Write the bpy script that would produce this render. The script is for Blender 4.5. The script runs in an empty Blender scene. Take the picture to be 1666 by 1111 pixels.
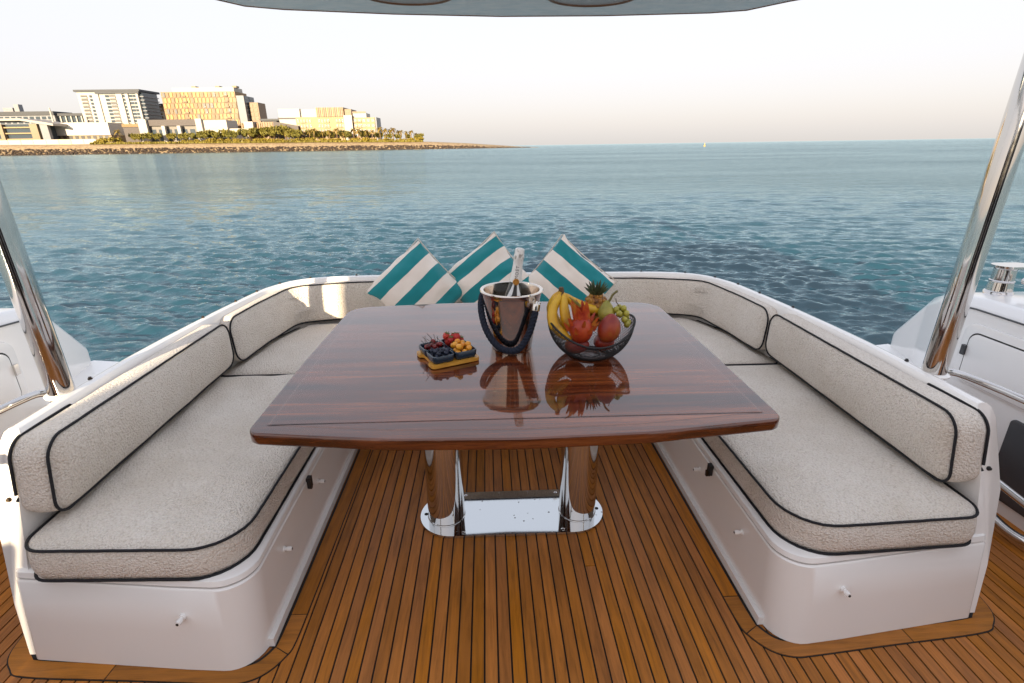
import bpy, bmesh, math, random
import numpy as np
from mathutils import Vector, Matrix, noise
random.seed(7); np.random.seed(7)
C = bpy.context.scene.collection
SC = bpy.context.scene
PI = math.pi

# ------------------------------------------------------------------ camera, sky, sun, exposure
# The yacht is built level in its own frame (X right, Y aft, Z up from the deck) and heels by HEEL.
HEEL = Matrix(((0.999938, -2.3e-05, 0.011106, 0), (-2.3e-05, 0.999992, 0.00408, 0),
               (-0.011106, -0.00408, 0.99993, 0), (0, 0, 0, 1)))
def set_camera():
    P, R, YAW = math.radians(20.3), math.radians(0.2), math.radians(-2.7)
    f = Vector((-math.sin(YAW)*math.cos(P), math.cos(YAW)*math.cos(P), -math.sin(P)))
    r = Vector((math.cos(YAW), math.sin(YAW), 0)); u = r.cross(f)
    r2 = r*math.cos(R) - u*math.sin(R); u2 = r*math.sin(R) + u*math.cos(R)
    M = Matrix(((r2.x, u2.x, -f.x, -.084), (r2.y, u2.y, -f.y, 0), (r2.z, u2.z, -f.z, 1.46), (0, 0, 0, 1)))
    cam = bpy.data.cameras.new('camera'); cam.sensor_width = 36; cam.lens = 850/1666*36
    cam.clip_start = .05; cam.clip_end = 60000
    o = bpy.data.objects.new('camera', cam); C.objects.link(o); o.matrix_world = HEEL @ M
    SC.camera = o
set_camera()
SUN_DIR = (HEEL.to_3x3() @ Vector((1, 4.0, -.74))).normalized()      # the way the light travels
SUN_EL = math.asin(-SUN_DIR.z)
SUN_AZ = math.atan2(-SUN_DIR.x, -SUN_DIR.y)                          # clockwise from +Y
w = bpy.data.worlds.new('World'); SC.world = w; w.use_nodes = True
nt = w.node_tree; nt.nodes.clear()
sky = nt.nodes.new('ShaderNodeTexSky'); sky.sky_type = 'NISHITA'; sky.sun_disc = False
sky.sun_elevation = SUN_EL; sky.sun_rotation = SUN_AZ
sky.altitude = 0; sky.air_density = 1.4; sky.dust_density = 4.0; sky.ozone_density = 2.0
hs = nt.nodes.new('ShaderNodeGamma'); hs.inputs['Gamma'].default_value = .11        # hazy, even dusk sky
tint = nt.nodes.new('ShaderNodeMixRGB'); tint.blend_type = 'MULTIPLY'; tint.inputs[0].default_value = 1; tint.inputs[2].default_value = (.97, .94, 1.015, 1)
bg = nt.nodes.new('ShaderNodeBackground'); bg.inputs['Strength'].default_value = .15
wo = nt.nodes.new('ShaderNodeOutputWorld')
nt.links.new(sky.outputs[0], hs.inputs['Color']); sat = nt.nodes.new('ShaderNodeHueSaturation'); sat.inputs['Saturation'].default_value = 1.6
nt.links.new(hs.outputs[0], sat.inputs['Color']); nt.links.new(sat.outputs[0], tint.inputs[1]); nt.links.new(tint.outputs[0], bg.inputs['Color'])
nt.links.new(bg.outputs[0], wo.inputs['Surface'])
sl = bpy.data.lights.new('sun', 'SUN'); sl.energy = 2.0; sl.angle = math.radians(.6); sl.color = (1, .82, .57)
so = bpy.data.objects.new('sun', sl); C.objects.link(so); so.location = (-20, -60, 20)
so.rotation_euler = SUN_DIR.to_track_quat('-Z', 'Y').to_euler()
SC.view_settings.view_transform = 'Standard'; SC.view_settings.look = 'None'
SC.view_settings.gamma = 1; SC.view_settings.use_curve_mapping = False
SC.view_settings.exposure = 2.66

# ------------------------------------------------------------------ helpers
BOAT = []                                     # top-level objects that heel with the yacht
def link(o, parent=None, boat=True):
    C.objects.link(o)
    if parent: o.parent = parent
    elif boat: BOAT.append(o)
    return o
def tag(o, label, cat, group=None):
    o['label'] = label; o['category'] = cat
    if group: o['group'] = group
    return o
def thing(name, label, cat, loc=(0, 0, 0), group=None, boat=True):
    o = bpy.data.objects.new(name, None); o.empty_display_size = .1
    link(o, None, boat); o.location = loc
    return tag(o, label, cat, group)
def mesh(name, V, F, mat, parent=None, smooth=False, boat=True, loc=None):
    me = bpy.data.meshes.new(name); me.from_pydata([tuple(v) for v in V], [], [tuple(f) for f in F]); me.update()
    return finish(name, me, mat, parent, smooth, boat, loc)
def finish(name, me, mat, parent=None, smooth=False, boat=True, loc=None):
    if mat:
        for m in (mat if isinstance(mat, (list, tuple)) else [mat]): me.materials.append(m)
    if smooth:
        me.polygons.foreach_set('use_smooth', [True]*len(me.polygons))
        if smooth != 'all':
            try: me.set_sharp_from_angle(angle=math.radians(38))
            except Exception: pass
    o = bpy.data.objects.new(name, me); link(o, parent, boat)
    if loc is not None: o.location = loc
    return o
def bm_obj(name, bm, mat, parent=None, smooth=False, boat=True, loc=None):
    bmesh.ops.recalc_face_normals(bm, faces=bm.faces)
    me = bpy.data.meshes.new(name); bm.to_mesh(me); bm.free()
    return finish(name, me, mat, parent, smooth, boat, loc)
def bevel(bm, wd, seg=2, ang=30):
    ed = [e for e in bm.edges if len(e.link_faces) == 2 and e.calc_face_angle(0) > math.radians(ang)]
    bmesh.ops.bevel(bm, geom=ed, offset=wd, segments=seg, affect='EDGES', profile=.5, clamp_overlap=True)
def add_box(bm, a, b):
    x0, y0, z0 = a; x1, y1, z1 = b
    v = [bm.verts.new(p) for p in ((x0,y0,z0),(x1,y0,z0),(x1,y1,z0),(x0,y1,z0),(x0,y0,z1),(x1,y0,z1),(x1,y1,z1),(x0,y1,z1))]
    for f in ((3,2,1,0),(4,5,6,7),(0,1,5,4),(1,2,6,5),(2,3,7,6),(3,0,4,7)): bm.faces.new([v[i] for i in f])
def box(name, a, b, mat, parent=None, bv=0, boat=True, seg=2):
    bm = bmesh.new(); add_box(bm, a, b)
    if bv: bevel(bm, bv, seg)
    return bm_obj(name, bm, mat, parent, bool(bv), boat)
def prism(bm, pts, z0, z1):
    lo = [bm.verts.new((x, y, z0)) for x, y in pts]; hi = [bm.verts.new((x, y, z1)) for x, y in pts]
    n = len(pts)
    bm.faces.new(lo[::-1]); bm.faces.new(hi)
    for i in range(n): bm.faces.new((lo[i], lo[(i+1) % n], hi[(i+1) % n], hi[i]))
def rounded(pts, rad, seg=6):
    out = []; n = len(pts)
    for i in range(n):
        p0, p, p1 = Vector(pts[i-1]), Vector(pts[i]), Vector(pts[(i+1) % n])
        r = rad[i] if isinstance(rad, (list, tuple)) else rad
        if r <= 0: out.append(tuple(p)); continue
        a, b = (p0-p).normalized(), (p1-p).normalized()
        half = math.acos(max(-1, min(1, a.dot(b))))/2
        d = min(r/math.tan(half), .49*(p0-p).length, .49*(p1-p).length)
        A, B = p+a*d, p+b*d
        for k in range(seg+1):
            t = k/seg
            # quadratic-ish arc: slerp around the centre
            c = p + (a+b).normalized()*(d/math.cos(half))
            va, vb = A-c, B-c
            ang = va.angle(vb) if va.length > 1e-9 else 0
            if ang < 1e-5: out.append(tuple(A)); break
            out.append(tuple(c + va*(math.sin((1-t)*ang)/math.sin(ang)) + vb*(math.sin(t*ang)/math.sin(ang))))
    return out
def resample(pts, step, closed=True):
    P = [Vector(p) for p in pts]; out = []
    n = len(P)
    for i in range(n if closed else n-1):
        a, b = P[i], P[(i+1) % n]; k = max(1, int(round((b-a).length/step)))
        for j in range(k): out.append(a.lerp(b, j/k))
    if not closed: out.append(P[-1])
    return out
def tube_geo(pts, r, seg=8, closed=False, cap=True):
    P = [Vector(p) for p in pts]; n = len(P); V = []; F = []
    prev = None
    for i in range(n):
        if closed: t = P[(i+1) % n]-P[i-1]
        else: t = P[min(i+1, n-1)]-P[max(i-1, 0)]
        t.normalize()
        if prev is None:
            a = Vector((0, 0, 1)) if abs(t.z) < .9 else Vector((1, 0, 0))
            nrm = (a - t*a.dot(t)).normalized()
        else: nrm = (prev - t*prev.dot(t)).normalized()
        prev = nrm; bi = t.cross(nrm)
        rr = r[i] if isinstance(r, (list, tuple)) else r
        for k in range(seg):
            an = 2*PI*k/seg; V.append(P[i] + nrm*(rr*math.cos(an)) + bi*(rr*math.sin(an)))
    for i in range(n if closed else n-1):
        j = (i+1) % n
        for k in range(seg):
            k2 = (k+1) % seg; F.append((i*seg+k, i*seg+k2, j*seg+k2, j*seg+k))
    if cap and not closed:
        F.append(tuple(range(seg))[::-1]); F.append(tuple((n-1)*seg+k for k in range(seg)))
    return V, F
def join(parts):
    V, F = [], []
    for v, f in parts:
        o = len(V); V += list(v); F += [tuple(i+o for i in q) for q in f]
    return V, F
def tube(name, pts, r, mat, parent=None, seg=10, closed=False, boat=True, loc=None):
    V, F = tube_geo(pts, r, seg, closed); return mesh(name, V, F, mat, parent, True, boat, loc)
def lathe_geo(prof, seg=48, c=(0, 0, 0)):
    V, F = [], []
    for r, z in prof:
        for k in range(seg): V.append((c[0]+r*math.cos(2*PI*k/seg), c[1]+r*math.sin(2*PI*k/seg), c[2]+z))
    for i in range(len(prof)-1):
        for k in range(seg):
            k2 = (k+1) % seg; F.append((i*seg+k, i*seg+k2, (i+1)*seg+k2, (i+1)*seg+k))
    if prof[0][0] > 1e-6: F.append(tuple(range(seg))[::-1])
    if prof[-1][0] > 1e-6: F.append(tuple((len(prof)-1)*seg+k for k in range(seg)))
    return V, F
def lathe(name, prof, mat, parent=None, seg=48, c=(0, 0, 0), boat=True, loc=None):
    V, F = lathe_geo(prof, seg, c); return mesh(name, V, F, mat, parent, True, boat, loc)
def ellipsoid_geo(c, rx, ry, rz, su=12, sv=8, shape=None):
    V, F = [], []
    for i in range(sv+1):
        th = PI*i/sv
        for k in range(su):
            ph = 2*PI*k/su
            s = math.sin(th); z = -math.cos(th)
            m = shape(z) if shape else 1
            V.append((c[0]+rx*s*m*math.cos(ph), c[1]+ry*s*m*math.sin(ph), c[2]+rz*z))
    for i in range(sv):
        for k in range(su):
            k2 = (k+1) % su; F.append((i*su+k, i*su+k2, (i+1)*su+k2, (i+1)*su+k))
    return V, F
def smoothpath(pts, n):
    """Catmull-Rom through pts"""
    P = [Vector(p) for p in pts]; out = []
    m = len(P)
    for i in range(m-1):
        p0, p1, p2, p3 = P[max(i-1, 0)], P[i], P[i+1], P[min(i+2, m-1)]
        for k in range(n):
            t = k/n
            out.append(.5*((2*p1)+(p2-p0)*t+(2*p0-5*p1+4*p2-p3)*t*t+(3*p1-p0-3*p2+p3)*t**3))
    out.append(P[-1]); return out

# ------------------------------------------------------------------ materials
def mat(name, col=(.8, .8, .8), rough=.5, metal=0, **kw):
    m = bpy.data.materials.new(name); m.use_nodes = True
    b = m.node_tree.nodes['Principled BSDF']
    b.inputs['Base Color'].default_value = (*col, 1); b.inputs['Roughness'].default_value = rough; b.inputs['Metallic'].default_value = metal
    for k, v in kw.items(): b.inputs[k.replace('_', ' ')].default_value = v
    return m
class N:
    """tiny node builder"""
    def __init__(s, m): s.t = m.node_tree; s.b = s.t.nodes['Principled BSDF']
    def n(s, typ, **kw):
        o = s.t.nodes.new('ShaderNode'+typ)
        for k, v in kw.items():
            if k in o.inputs: s.set(o.inputs[k], v)
            else: setattr(o, k, v)
        return o
    def set(s, inp, v):
        if isinstance(v, bpy.types.NodeSocket): s.t.links.new(v, inp)
        elif hasattr(inp.default_value, '__len__') and hasattr(v, '__len__') and len(inp.default_value) == 4 and len(v) == 3: inp.default_value = (*v, 1)
        else: inp.default_value = v
    def coord(s, kind='Object', scale=(1, 1, 1), rot=(0, 0, 0), off=None):
        c = s.n('TexCoord').outputs[kind]
        mp = s.n('Mapping'); s.t.links.new(c, mp.inputs['Vector']); mp.inputs['Scale'].default_value = scale; mp.inputs['Rotation'].default_value = rot
        if off is not None: s.t.links.new(off, mp.inputs['Location'])
        return mp.outputs[0]
    def noise(s, vec, scale=5, detail=3, rough=.55, dist=0):
        o = s.n('TexNoise'); s.t.links.new(vec, o.inputs['Vector'])
        o.inputs['Scale'].default_value = scale; o.inputs['Detail'].default_value = detail; o.inputs['Roughness'].default_value = rough; o.inputs['Distortion'].default_value = dist
        return o.outputs['Fac']
    def ramp(s, fac, stops):
        o = s.n('ValToRGB'); s.t.links.new(fac, o.inputs[0]); e = o.color_ramp.elements
        while len(e) < len(stops): e.new(.5)
        for el, (p, c) in zip(e, stops): el.position = p; el.color = (*c, 1) if len(c) == 3 else c
        return o.outputs[0]
    def mix(s, fac, a, b, mode='MIX'):
        o = s.n('MixRGB', blend_type=mode); s.set(o.inputs[0], fac); s.set(o.inputs[1], a); s.set(o.inputs[2], b); return o.outputs[0]
    def math(s, op, a, b=0, c=None):
        o = s.n('Math', operation=op); s.set(o.inputs[0], a); s.set(o.inputs[1], b)
        if c is not None: s.set(o.inputs[2], c)
        return o.outputs[0]
    def bump(s, h, strength=.3, dist=.01, prev=None):
        o = s.n('Bump'); s.set(o.inputs['Height'], h); o.inputs['Strength'].default_value = strength; o.inputs['Distance'].default_value = dist
        if prev is not None: s.t.links.new(prev, o.inputs['Normal'])
        return o.outputs[0]
    def out(s, **kw):
        for k, v in kw.items(): s.set(s.b.inputs[k.replace('_', ' ')], v)

def gelcoat(name='white_gelcoat', col=(.93, .905, .865)):
    m = mat(name, col, .28); n = N(m); v = n.coord()
    a = n.noise(v, 3.2, 4); g = n.noise(v, 38, 3)
    n.out(Base_Color=n.mix(n.math('MULTIPLY', n.math('GREATER_THAN', n.noise(v, 40, 1), .86), .1),
          n.mix(n.ramp(a, [(.35, (0, 0, 0)), (.75, (1, 1, 1))]), tuple(c*.985 for c in col), col), (.45, .41, .36)),
          Roughness=n.math('MULTIPLY_ADD', g, .03, .18), Normal=n.bump(n.noise(v, 1.6, 1), .05, .03), Coat_Weight=.6, Coat_Roughness=.06)
    return m
M_WHITE = gelcoat()
M_WHITE2 = gelcoat('cool_gelcoat', (.89, .885, .875))
M_DARKGAP = mat('dark_gap', (.012, .011, .01), .7)
M_CAULK = mat('black_caulk', (.010, .0085, .008), .6)
M_PIPING = mat('charcoal_piping', (.012, .012, .015), .85)
n = N(M_PIPING); n.out(Normal=n.bump(n.noise(n.coord(), 500, 2), .5, .002))
M_GREYPANEL = mat('grey_panel', (.05, .052, .058), .25)
M_RUBBER = mat('black_rubber', (.015, .015, .015), .5)
M_BRASS = mat('dark_brass', (.06, .04, .025), .35, .8)
M_GLASSDARK = mat('tinted_glass', (.012, .012, .014), .06)
def chrome(name, col=(.80, .79, .78), r=.06):
    m = mat(name, col, r, 1); n = N(m); v = n.coord()
    n.out(Roughness=n.math('MULTIPLY_ADD', n.noise(v, 30, 4), .08, r-.03), Normal=n.bump(n.noise(v, 5, 2), .02, .02))
    return m
M_CHROME = chrome('polished_steel', (.64, .62, .60), .05)
M_BUCKET = chrome('bucket_steel', (.66, .59, .52), .08)  # warm tint stands in for reflections of teak and interior

def fabric():
    m = mat('boucle_fabric', (.5, .47, .42), .95); n = N(m); v = n.coord()
    f1 = n.n('TexVoronoi', feature='F1'); n.t.links.new(v, f1.inputs['Vector']); f1.inputs['Scale'].default_value = 150
    nz = n.noise(v, 170, 4, .62); big = n.noise(v, 2.3, 4); mid = n.noise(v, 11, 3)
    h = n.math('ADD', n.math('MULTIPLY', f1.outputs['Distance'], -.9), nz)
    col = n.ramp(n.math('ADD', n.math('MULTIPLY', nz, .75), n.math('MULTIPLY', f1.outputs['Distance'], -.35)),
                 [(.0, (.70, .62, .525)), (.2, (.86, .785, .69)), (.4, (.92, .855, .77))])
    stain = n.ramp(n.math('ADD', n.math('MULTIPLY', big, .7), n.math('MULTIPLY', mid, .3)), [(.36, (.90, .875, .84)), (.6, (1, 1, 1))])
    n.out(Base_Color=n.mix(1, col, stain, 'MULTIPLY'), Normal=n.bump(n.noise(v, 9, 3), .25, .012, n.bump(h, 1.0, .006)), Sheen_Weight=.25)
    return m
M_FABRIC = fabric()

def teak(name, base, var, swap=False):
    m = mat(name, base, .5); n = N(m)
    rnd = n.n('ObjectInfo').outputs['Random']
    cv = n.n('CombineXYZ'); s3 = n.math('MULTIPLY', rnd, 40); n.set(cv.inputs[0], s3); n.set(cv.inputs[1], s3)
    sc = (1, 14, 14) if swap else (14, 1, 14)
    v = n.coord('Object', sc, off=cv.outputs[0])
    g = n.noise(v, 5, 6, .65, .6); fine = n.noise(v, 28, 4, .7); blot = n.noise(n.coord('Object', off=cv.outputs[0]), 3.5, 4)
    dk = tuple(c*.55 for c in base); lt = tuple(min(1, c*1.35) for c in base)
    col = n.ramp(g, [(.28, dk), (.5, base), (.75, lt)])
    col = n.mix(n.math('MULTIPLY', fine, .35), col, dk)
    hsv = n.n('HueSaturation'); n.set(hsv.inputs['Color'], col)
    n.set(hsv.inputs['Value'], n.math('MULTIPLY_ADD', n.math('FRACT', n.math('MULTIPLY', rnd, 17.3)), var, 1-var*.55)); n.set(hsv.inputs['Saturation'], n.math('MULTIPLY_ADD', rnd, .08, .96))
    n.set(hsv.inputs['Hue'], n.math('MULTIPLY_ADD', rnd, .004, .498))
    pale = n.mix(n.math('MULTIPLY', n.ramp(blot, [(.45, (0, 0, 0)), (.75, (1, 1, 1))]), .3), hsv.outputs[0], tuple(min(1, c*1.5+.03) for c in base))
    n.out(Base_Color=pale, Roughness=n.math('MULTIPLY_ADD', fine, .25, .36), Normal=n.bump(n.math('ADD', g, fine), .25, .002))
    return m
M_TEAK = teak('teak', (.44, .150, .016), .38)
M_TEAKX = teak('teak_margin', (.43, .155, .02), .25, True)

def walnut(name, k=1.0, lines=1):
    m = mat(name, (.1, .035, .018), .2); n = N(m)
    v = n.coord('Object', (1, 22, 22)); v2 = n.coord('Object', (.5, 7, 7))
    g = n.noise(v, 2.2, 8, .62, .3); b = n.noise(v2, 2.0, 3, .5, .4); pores = n.noise(n.coord('Object', (6, 160, 160)), 3, 2)
    t = n.math('ADD', n.math('MULTIPLY', g, .55), n.math('MULTIPLY', b, .45))
    col = n.ramp(t, [(.34, (.020*k, .005*k, .003*k)), (.46, (.085*k, .019*k, .006*k)), (.56, (.175*k, .043*k, .012*k)), (.68, (.30*k, .085*k, .024*k))])
    col = n.mix(n.math('MULTIPLY', n.ramp(pores, [(.55, (0, 0, 0)), (.7, (1, 1, 1))]), .45), col, (.02, .006, .003))
    n.out(Base_Color=col, Roughness=.22, Coat_Weight=1, Coat_Roughness=.018, Coat_IOR=1.72, Normal=n.bump(g, .04, .001), Specular_IOR_Level=.05)
    n.out(Coat_Normal=n.bump(n.noise(n.coord('Object', (1, 3, 1)), 6, 2), .012, .01))
    return m
M_TABLE = walnut('varnished_walnut'); M_TABLE2 = walnut('varnished_walnut_border', .8)

# ------------------------------------------------------------------ sea
WATER = -1.05
def sea():
    rs = []
    r = .6
    while r < 260: rs.append(r); r += max(.026 if r > 3.4 else .35, .37*r*r/1330)
    while r < 40000: rs.append(r); r *= 1.12
    rs = np.array(rs)
    th = np.concatenate([np.linspace(-1.05, 1.05, 780), np.linspace(1.05, 2*PI-1.05, 70)[1:-1]])
    nr, nth = len(rs), len(th)
    Rr, Th = np.meshgrid(rs, th, indexing='ij')
    X = (Rr*np.sin(Th)).ravel(); Y = (Rr*np.cos(Th)).ravel()
    dth = np.where(np.abs(Th) <= 1.06, 2.1/780, .06).ravel()
    dr = np.gradient(rs); DR = np.repeat(dr, nth)
    # spacing seen by waves running mostly along Y: use the radial spacing, and a share of the tangential one
    sp = np.maximum(DR, .8*Rr.ravel()*dth)
    Z = np.zeros_like(X); rng = np.random.RandomState(11)
    nw = 110
    lam = np.exp(np.linspace(math.log(.13), math.log(3.6), nw)); main = math.radians(258)
    spread = np.where(lam < .35, .42, .27)
    gx = 1+.30*np.sin(X*.11+1.3*np.sin(Y*.07)+.5)*np.sin(Y*.16+.8*np.sin(X*.05))
    for L, s in zip(lam, spread):
        a = main + rng.normal()*s; k = 2*PI/L
        amp = .082*(L**.0)/k/(1+(L/.72)**2.2)
        fade = np.clip((L/(2.8*sp)-.7)/.8, 0, 1)
        ph = rng.rand()*2*PI
        q = k*(X*math.cos(a)+Y*math.sin(a))+ph
        Z += fade*amp*(np.sin(q)+.18*np.sin(2*q+1.57))
    Z *= gx
    Z *= np.clip((Rr.ravel()-.5)/2, 0, 1)
    V = np.stack([X, Y, Z], 1)
    i, j = np.meshgrid(np.arange(nr-1), np.arange(nth), indexing='ij')
    j2 = (j+1) % nth
    F = np.stack([i*nth+j, i*nth+j2, (i+1)*nth+j2, (i+1)*nth+j], -1).reshape(-1, 4)
    me = bpy.data.meshes.new('sea'); me.vertices.add(len(V)); me.vertices.foreach_set('co', V.ravel())
    me.loops.add(F.size); me.loops.foreach_set('vertex_index', F.ravel())
    me.polygons.add(len(F)); me.polygons.foreach_set('loop_start', np.arange(0, F.size, 4)); me.polygons.foreach_set('loop_total', np.full(len(F), 4))
    me.update(); me.validate()
    m = mat('sea_water', (.004, .046, .070), .05, IOR=1.62, Specular_Tint=(.62, .90, 1, 1)); n = N(m); v = n.coord()
    sep = n.n('SeparateXYZ'); n.t.links.new(v, sep.inputs[0])
    d = n.math('SQRT', n.math('ADD', n.math('POWER', sep.outputs[0], 2), n.math('POWER', sep.outputs[1], 2)))
    far = n.n('MapRange'); n.set(far.inputs[0], d); far.inputs[1].default_value = 7; far.inputs[2].default_value = 55
    f = far.outputs[0]
    r1 = n.noise(n.coord('Object', (.75, 2.0, 1), (0, 0, .15)), 8, 4, .6)
    r2 = n.noise(n.coord('Object', (.5, 1.35, 1), (0, 0, -.12)), 1.7, 6, .66)
    lanes = n.ramp(n.noise(n.coord('Object', (.012, .045, 1), (0, 0, .12)), 1, 4, .6), [(.36, (.35, .35, .35)), (.62, (1, 1, 1))])
    r3 = n.noise(n.coord('Object', (.09, .34, 1), (0, 0, .06)), 1, 5, .68)
    b1 = n.bump(r1, .24, .10)
    b2 = n.n('Bump'); n.set(b2.inputs['Height'], r2); n.set(b2.inputs['Strength'], n.math('MULTIPLY', n.math('MULTIPLY', f, lanes), .36)); b2.inputs['Distance'].default_value = 1.0; n.t.links.new(b1, b2.inputs['Normal'])
    b3 = n.n('Bump'); n.set(b3.inputs['Height'], r3); n.set(b3.inputs['Strength'], n.math('MULTIPLY', f, .20)); b3.inputs['Distance'].default_value = 4.0; n.t.links.new(b2.outputs[0], b3.inputs['Normal'])
    nrm = b3.outputs[0]; fr = n.n('Fresnel'); fr.inputs['IOR'].default_value = 1.9; n.t.links.new(nrm, fr.inputs['Normal'])
    df = n.n('BsdfDiffuse'); df.inputs['Color'].default_value = (.002, .034, .054, 1)
    gl = n.n('BsdfGlossy'); gl.inputs['Color'].default_value = (.80, .98, 1, 1); n.t.links.new(nrm, gl.inputs['Normal']); n.set(gl.inputs['Roughness'], n.math('MULTIPLY_ADD', f, .10, .04))
    mx = n.n('MixShader'); n.t.links.new(fr.outputs[0], mx.inputs[0]); n.t.links.new(df.outputs[0], mx.inputs[1]); n.t.links.new(gl.outputs[0], mx.inputs[2])
    n.t.links.new(mx.outputs[0], n.t.nodes['Material Output'].inputs['Surface']); n.t.nodes.remove(n.b)
    o = finish('sea', me, m, None, 'all', False, (0, 0, WATER)); o['kind'] = 'structure'
sea()

# ------------------------------------------------------------------ the far shore (level, not heeled)
def shore_y(x): return float(np.interp(x, [-900, -250, -100, 20, 70], [600, 600, 614, 632, 645]))
def shore_h(x): return float(np.interp(x, [-900, -500, -390, -190, -67, -20, 20, 50, 72], [9.6, 9.4, 8.6, 7.6, 6.6, 4.2, 1.2, -.9, -1.8]))
def land():
    xs = np.arange(-900, 74, 4.0); V, F = [], []
    for x in xs:
        y0, h = shore_y(x), shore_h(x)
        for dy, z in ((-3, -2.6), (0, WATER-.3), (3.5, WATER+.22*(h-WATER)), (7, WATER+.5*(h-WATER)), (11, WATER+.75*(h-WATER)), (16, h), (19, h+.3), (60, h+.6), (260, h+.8)):
            w = noise.noise((x*.11, dy*.3, 2.0))
            V.append((x, y0+dy+(w*1.2 if dy < 18 else 0), z+(.45*w if 0 < dy < 18 else 0)))
    m = 9
    for i in range(len(xs)-1):
        for a in range(m-1): F.append((i*m+a, (i+1)*m+a, (i+1)*m+a+1, i*m+a+1))
    mt = mat('pale_sand', (.5, .36, .2), .9); n = N(mt); v = n.coord()
    n.out(Base_Color=n.ramp(n.noise(v, .35, 6, .7), [(.3, (.16, .10, .05)), (.5, (.28, .20, .115)), (.7, (.36, .28, .18))]), Normal=n.bump(n.noise(v, .8, 4), .6, .4))
    o = mesh('shore_ground', V, F, mt, None, 'all', False); o['kind'] = 'structure'
    # armour rocks along the waterline
    rng = random.Random(21); g = []
    ico = bmesh.new(); bmesh.ops.create_icosphere(ico, subdivisions=1, radius=1); iv = [v.co.copy() for v in ico.verts]; ifc = [tuple(v.index for v in f.verts) for f in ico.faces]; ico.free()
    V, F = [], []
    for k in range(3600):
        x = rng.uniform(-640, 52); h = shore_h(x); f = rng.random()**1.3*.60; r = rng.uniform(.45, 1.25)*(1 if x < 0 else .6)
        c = Vector((x, shore_y(x)-.5+12*f, WATER+f*.95*(max(h, -.2)-WATER)))
        o_ = len(V); s = Vector((r*rng.uniform(.8, 1.5), r, r*rng.uniform(.5, .8))); e = Matrix.Rotation(rng.uniform(0, 6), 3, 'Z')
        V += [c + e @ Vector((p.x*s.x*rng.uniform(.75, 1.15), p.y*s.y, p.z*s.z)) for p in iv]; F += [tuple(i+o_ for i in q) for q in ifc]
    mr = mat('shore_rock', (.12, .085, .06), .9); n = N(mr); n.out(Base_Color=n.ramp(n.noise(n.coord(), .6, 4), [(.3, (.018, .012, .010)), (.55, (.050, .032, .022)), (.78, (.15, .10, .06))]))
    o = mesh('shore_rocks', V, F, mr, None, False, False); o['kind'] = 'stuff'
land()

UNIT = {}
def block(nm, a, b, mt, parent):
    """a box part that shares one unit mesh per material"""
    k = mt.name
    if k not in UNIT:
        bm = bmesh.new(); add_box(bm, (0, 0, 0), (1, 1, 1)); bmesh.ops.recalc_face_normals(bm, faces=bm.faces)
        me = bpy.data.meshes.new('block'); bm.to_mesh(me); bm.free(); me.materials.append(mt); UNIT[k] = me
    o = bpy.data.objects.new(nm, UNIT[k]); C.objects.link(o); o.parent = parent
    base = parent.matrix_basis.translation if parent.parent is None else Vector((0, 0, 0))
    o.location = Vector(a)-base; o.scale = (b[0]-a[0], b[1]-a[1], b[2]-a[2]); return o
def fm(name, col, rough=.6, var=.15):
    m = mat(name, col, rough); n = N(m); n.out(Base_Color=n.mix(n.noise(n.coord('Object', (1, 1, 1)), 3, 3), tuple(c*(1-var) for c in col), tuple(min(1, c*(1+var)) for c in col))); return m
B_WHITE = fm('render_white', (.36, .33, .29)); B_CREAM = fm('render_cream', (.30, .20, .09)); B_GREY = fm('render_grey', (.20, .20, .21)); B_DARK = fm('dark_roofing', (.035, .037, .043))
B_GLASS = mat('far_glass', (.05, .065, .08), .15); B_GOLD = fm('gold_cladding', (.17, .075, .0015), .45); B_GOLD2 = fm('pale_gold_cladding', (.30, .18, .018), .45); B_BRONZE = fm('bronze_cladding', (.16, .085, .03), .5)
B_TAN = fm('render_tan', (.22, .16, .095)); B_BROWN = fm('dark_brown_board', (.06, .045, .040)); B_SHADE = mat('window_recess', (.045, .04, .038), .4)
def bld(name, label, x, y, z=8): return thing(name, label, 'building', (x, y, z), None, False)
rng = random.Random(2)

# white tower with a dark roof
t = bld('apartment_tower', 'tall white tower with dark flat roof and balcony columns at the left', -441, 700)
block('wall', (-478, 702, 8), (-408, 740, 67.5), B_WHITE, t)
block('roof', (-480, 700, 67.5), (-405, 742, 69.8), B_DARK, t)
block('fascia', (-456, 699.5, 65.2), (-406, 701.9, 67.4), B_DARK, t)
for x0, x1 in ((-456.5, -453.5), (-433.5, -426.5), (-423, -419.5), (-410.5, -408)): block('pier', (x0, 700.6, 8), (x1, 701.9, 66), B_WHITE, t)
for x0, x1, nn in ((-474.5, -467, 1), (-464.5, -461.5, 1), (-446.5, -442, 1), (-441.5, -434.5, 1), (-426, -423.5, 1), (-419, -415, 1), (-414.5, -411, 1)):
    for k in range(14):
        z = 10+3.9*k
        if z > 62: break
        w_ = block('window', (x0, 701.7, z+.7), (x1, 702.1, z+3.3), B_GLASS if x1-x0 < 5 else B_SHADE, t)
        if x1-x0 > 5: block('balcony', (x0+.2, 700.7, z), (x1-.2, 701.68, z+1.1), B_WHITE if rng.random() < .7 else B_GREY, t)
for k in range(14): block('side_balcony', (-407.98, 703, 11+3.9*k), (-402.5-.12*abs(k-7), 735, 11.9+3.9*k), B_GREY, t)
block('side_glazing', (-407.99, 704, 8), (-404.5, 734, 66.5), B_GLASS, t)

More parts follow.
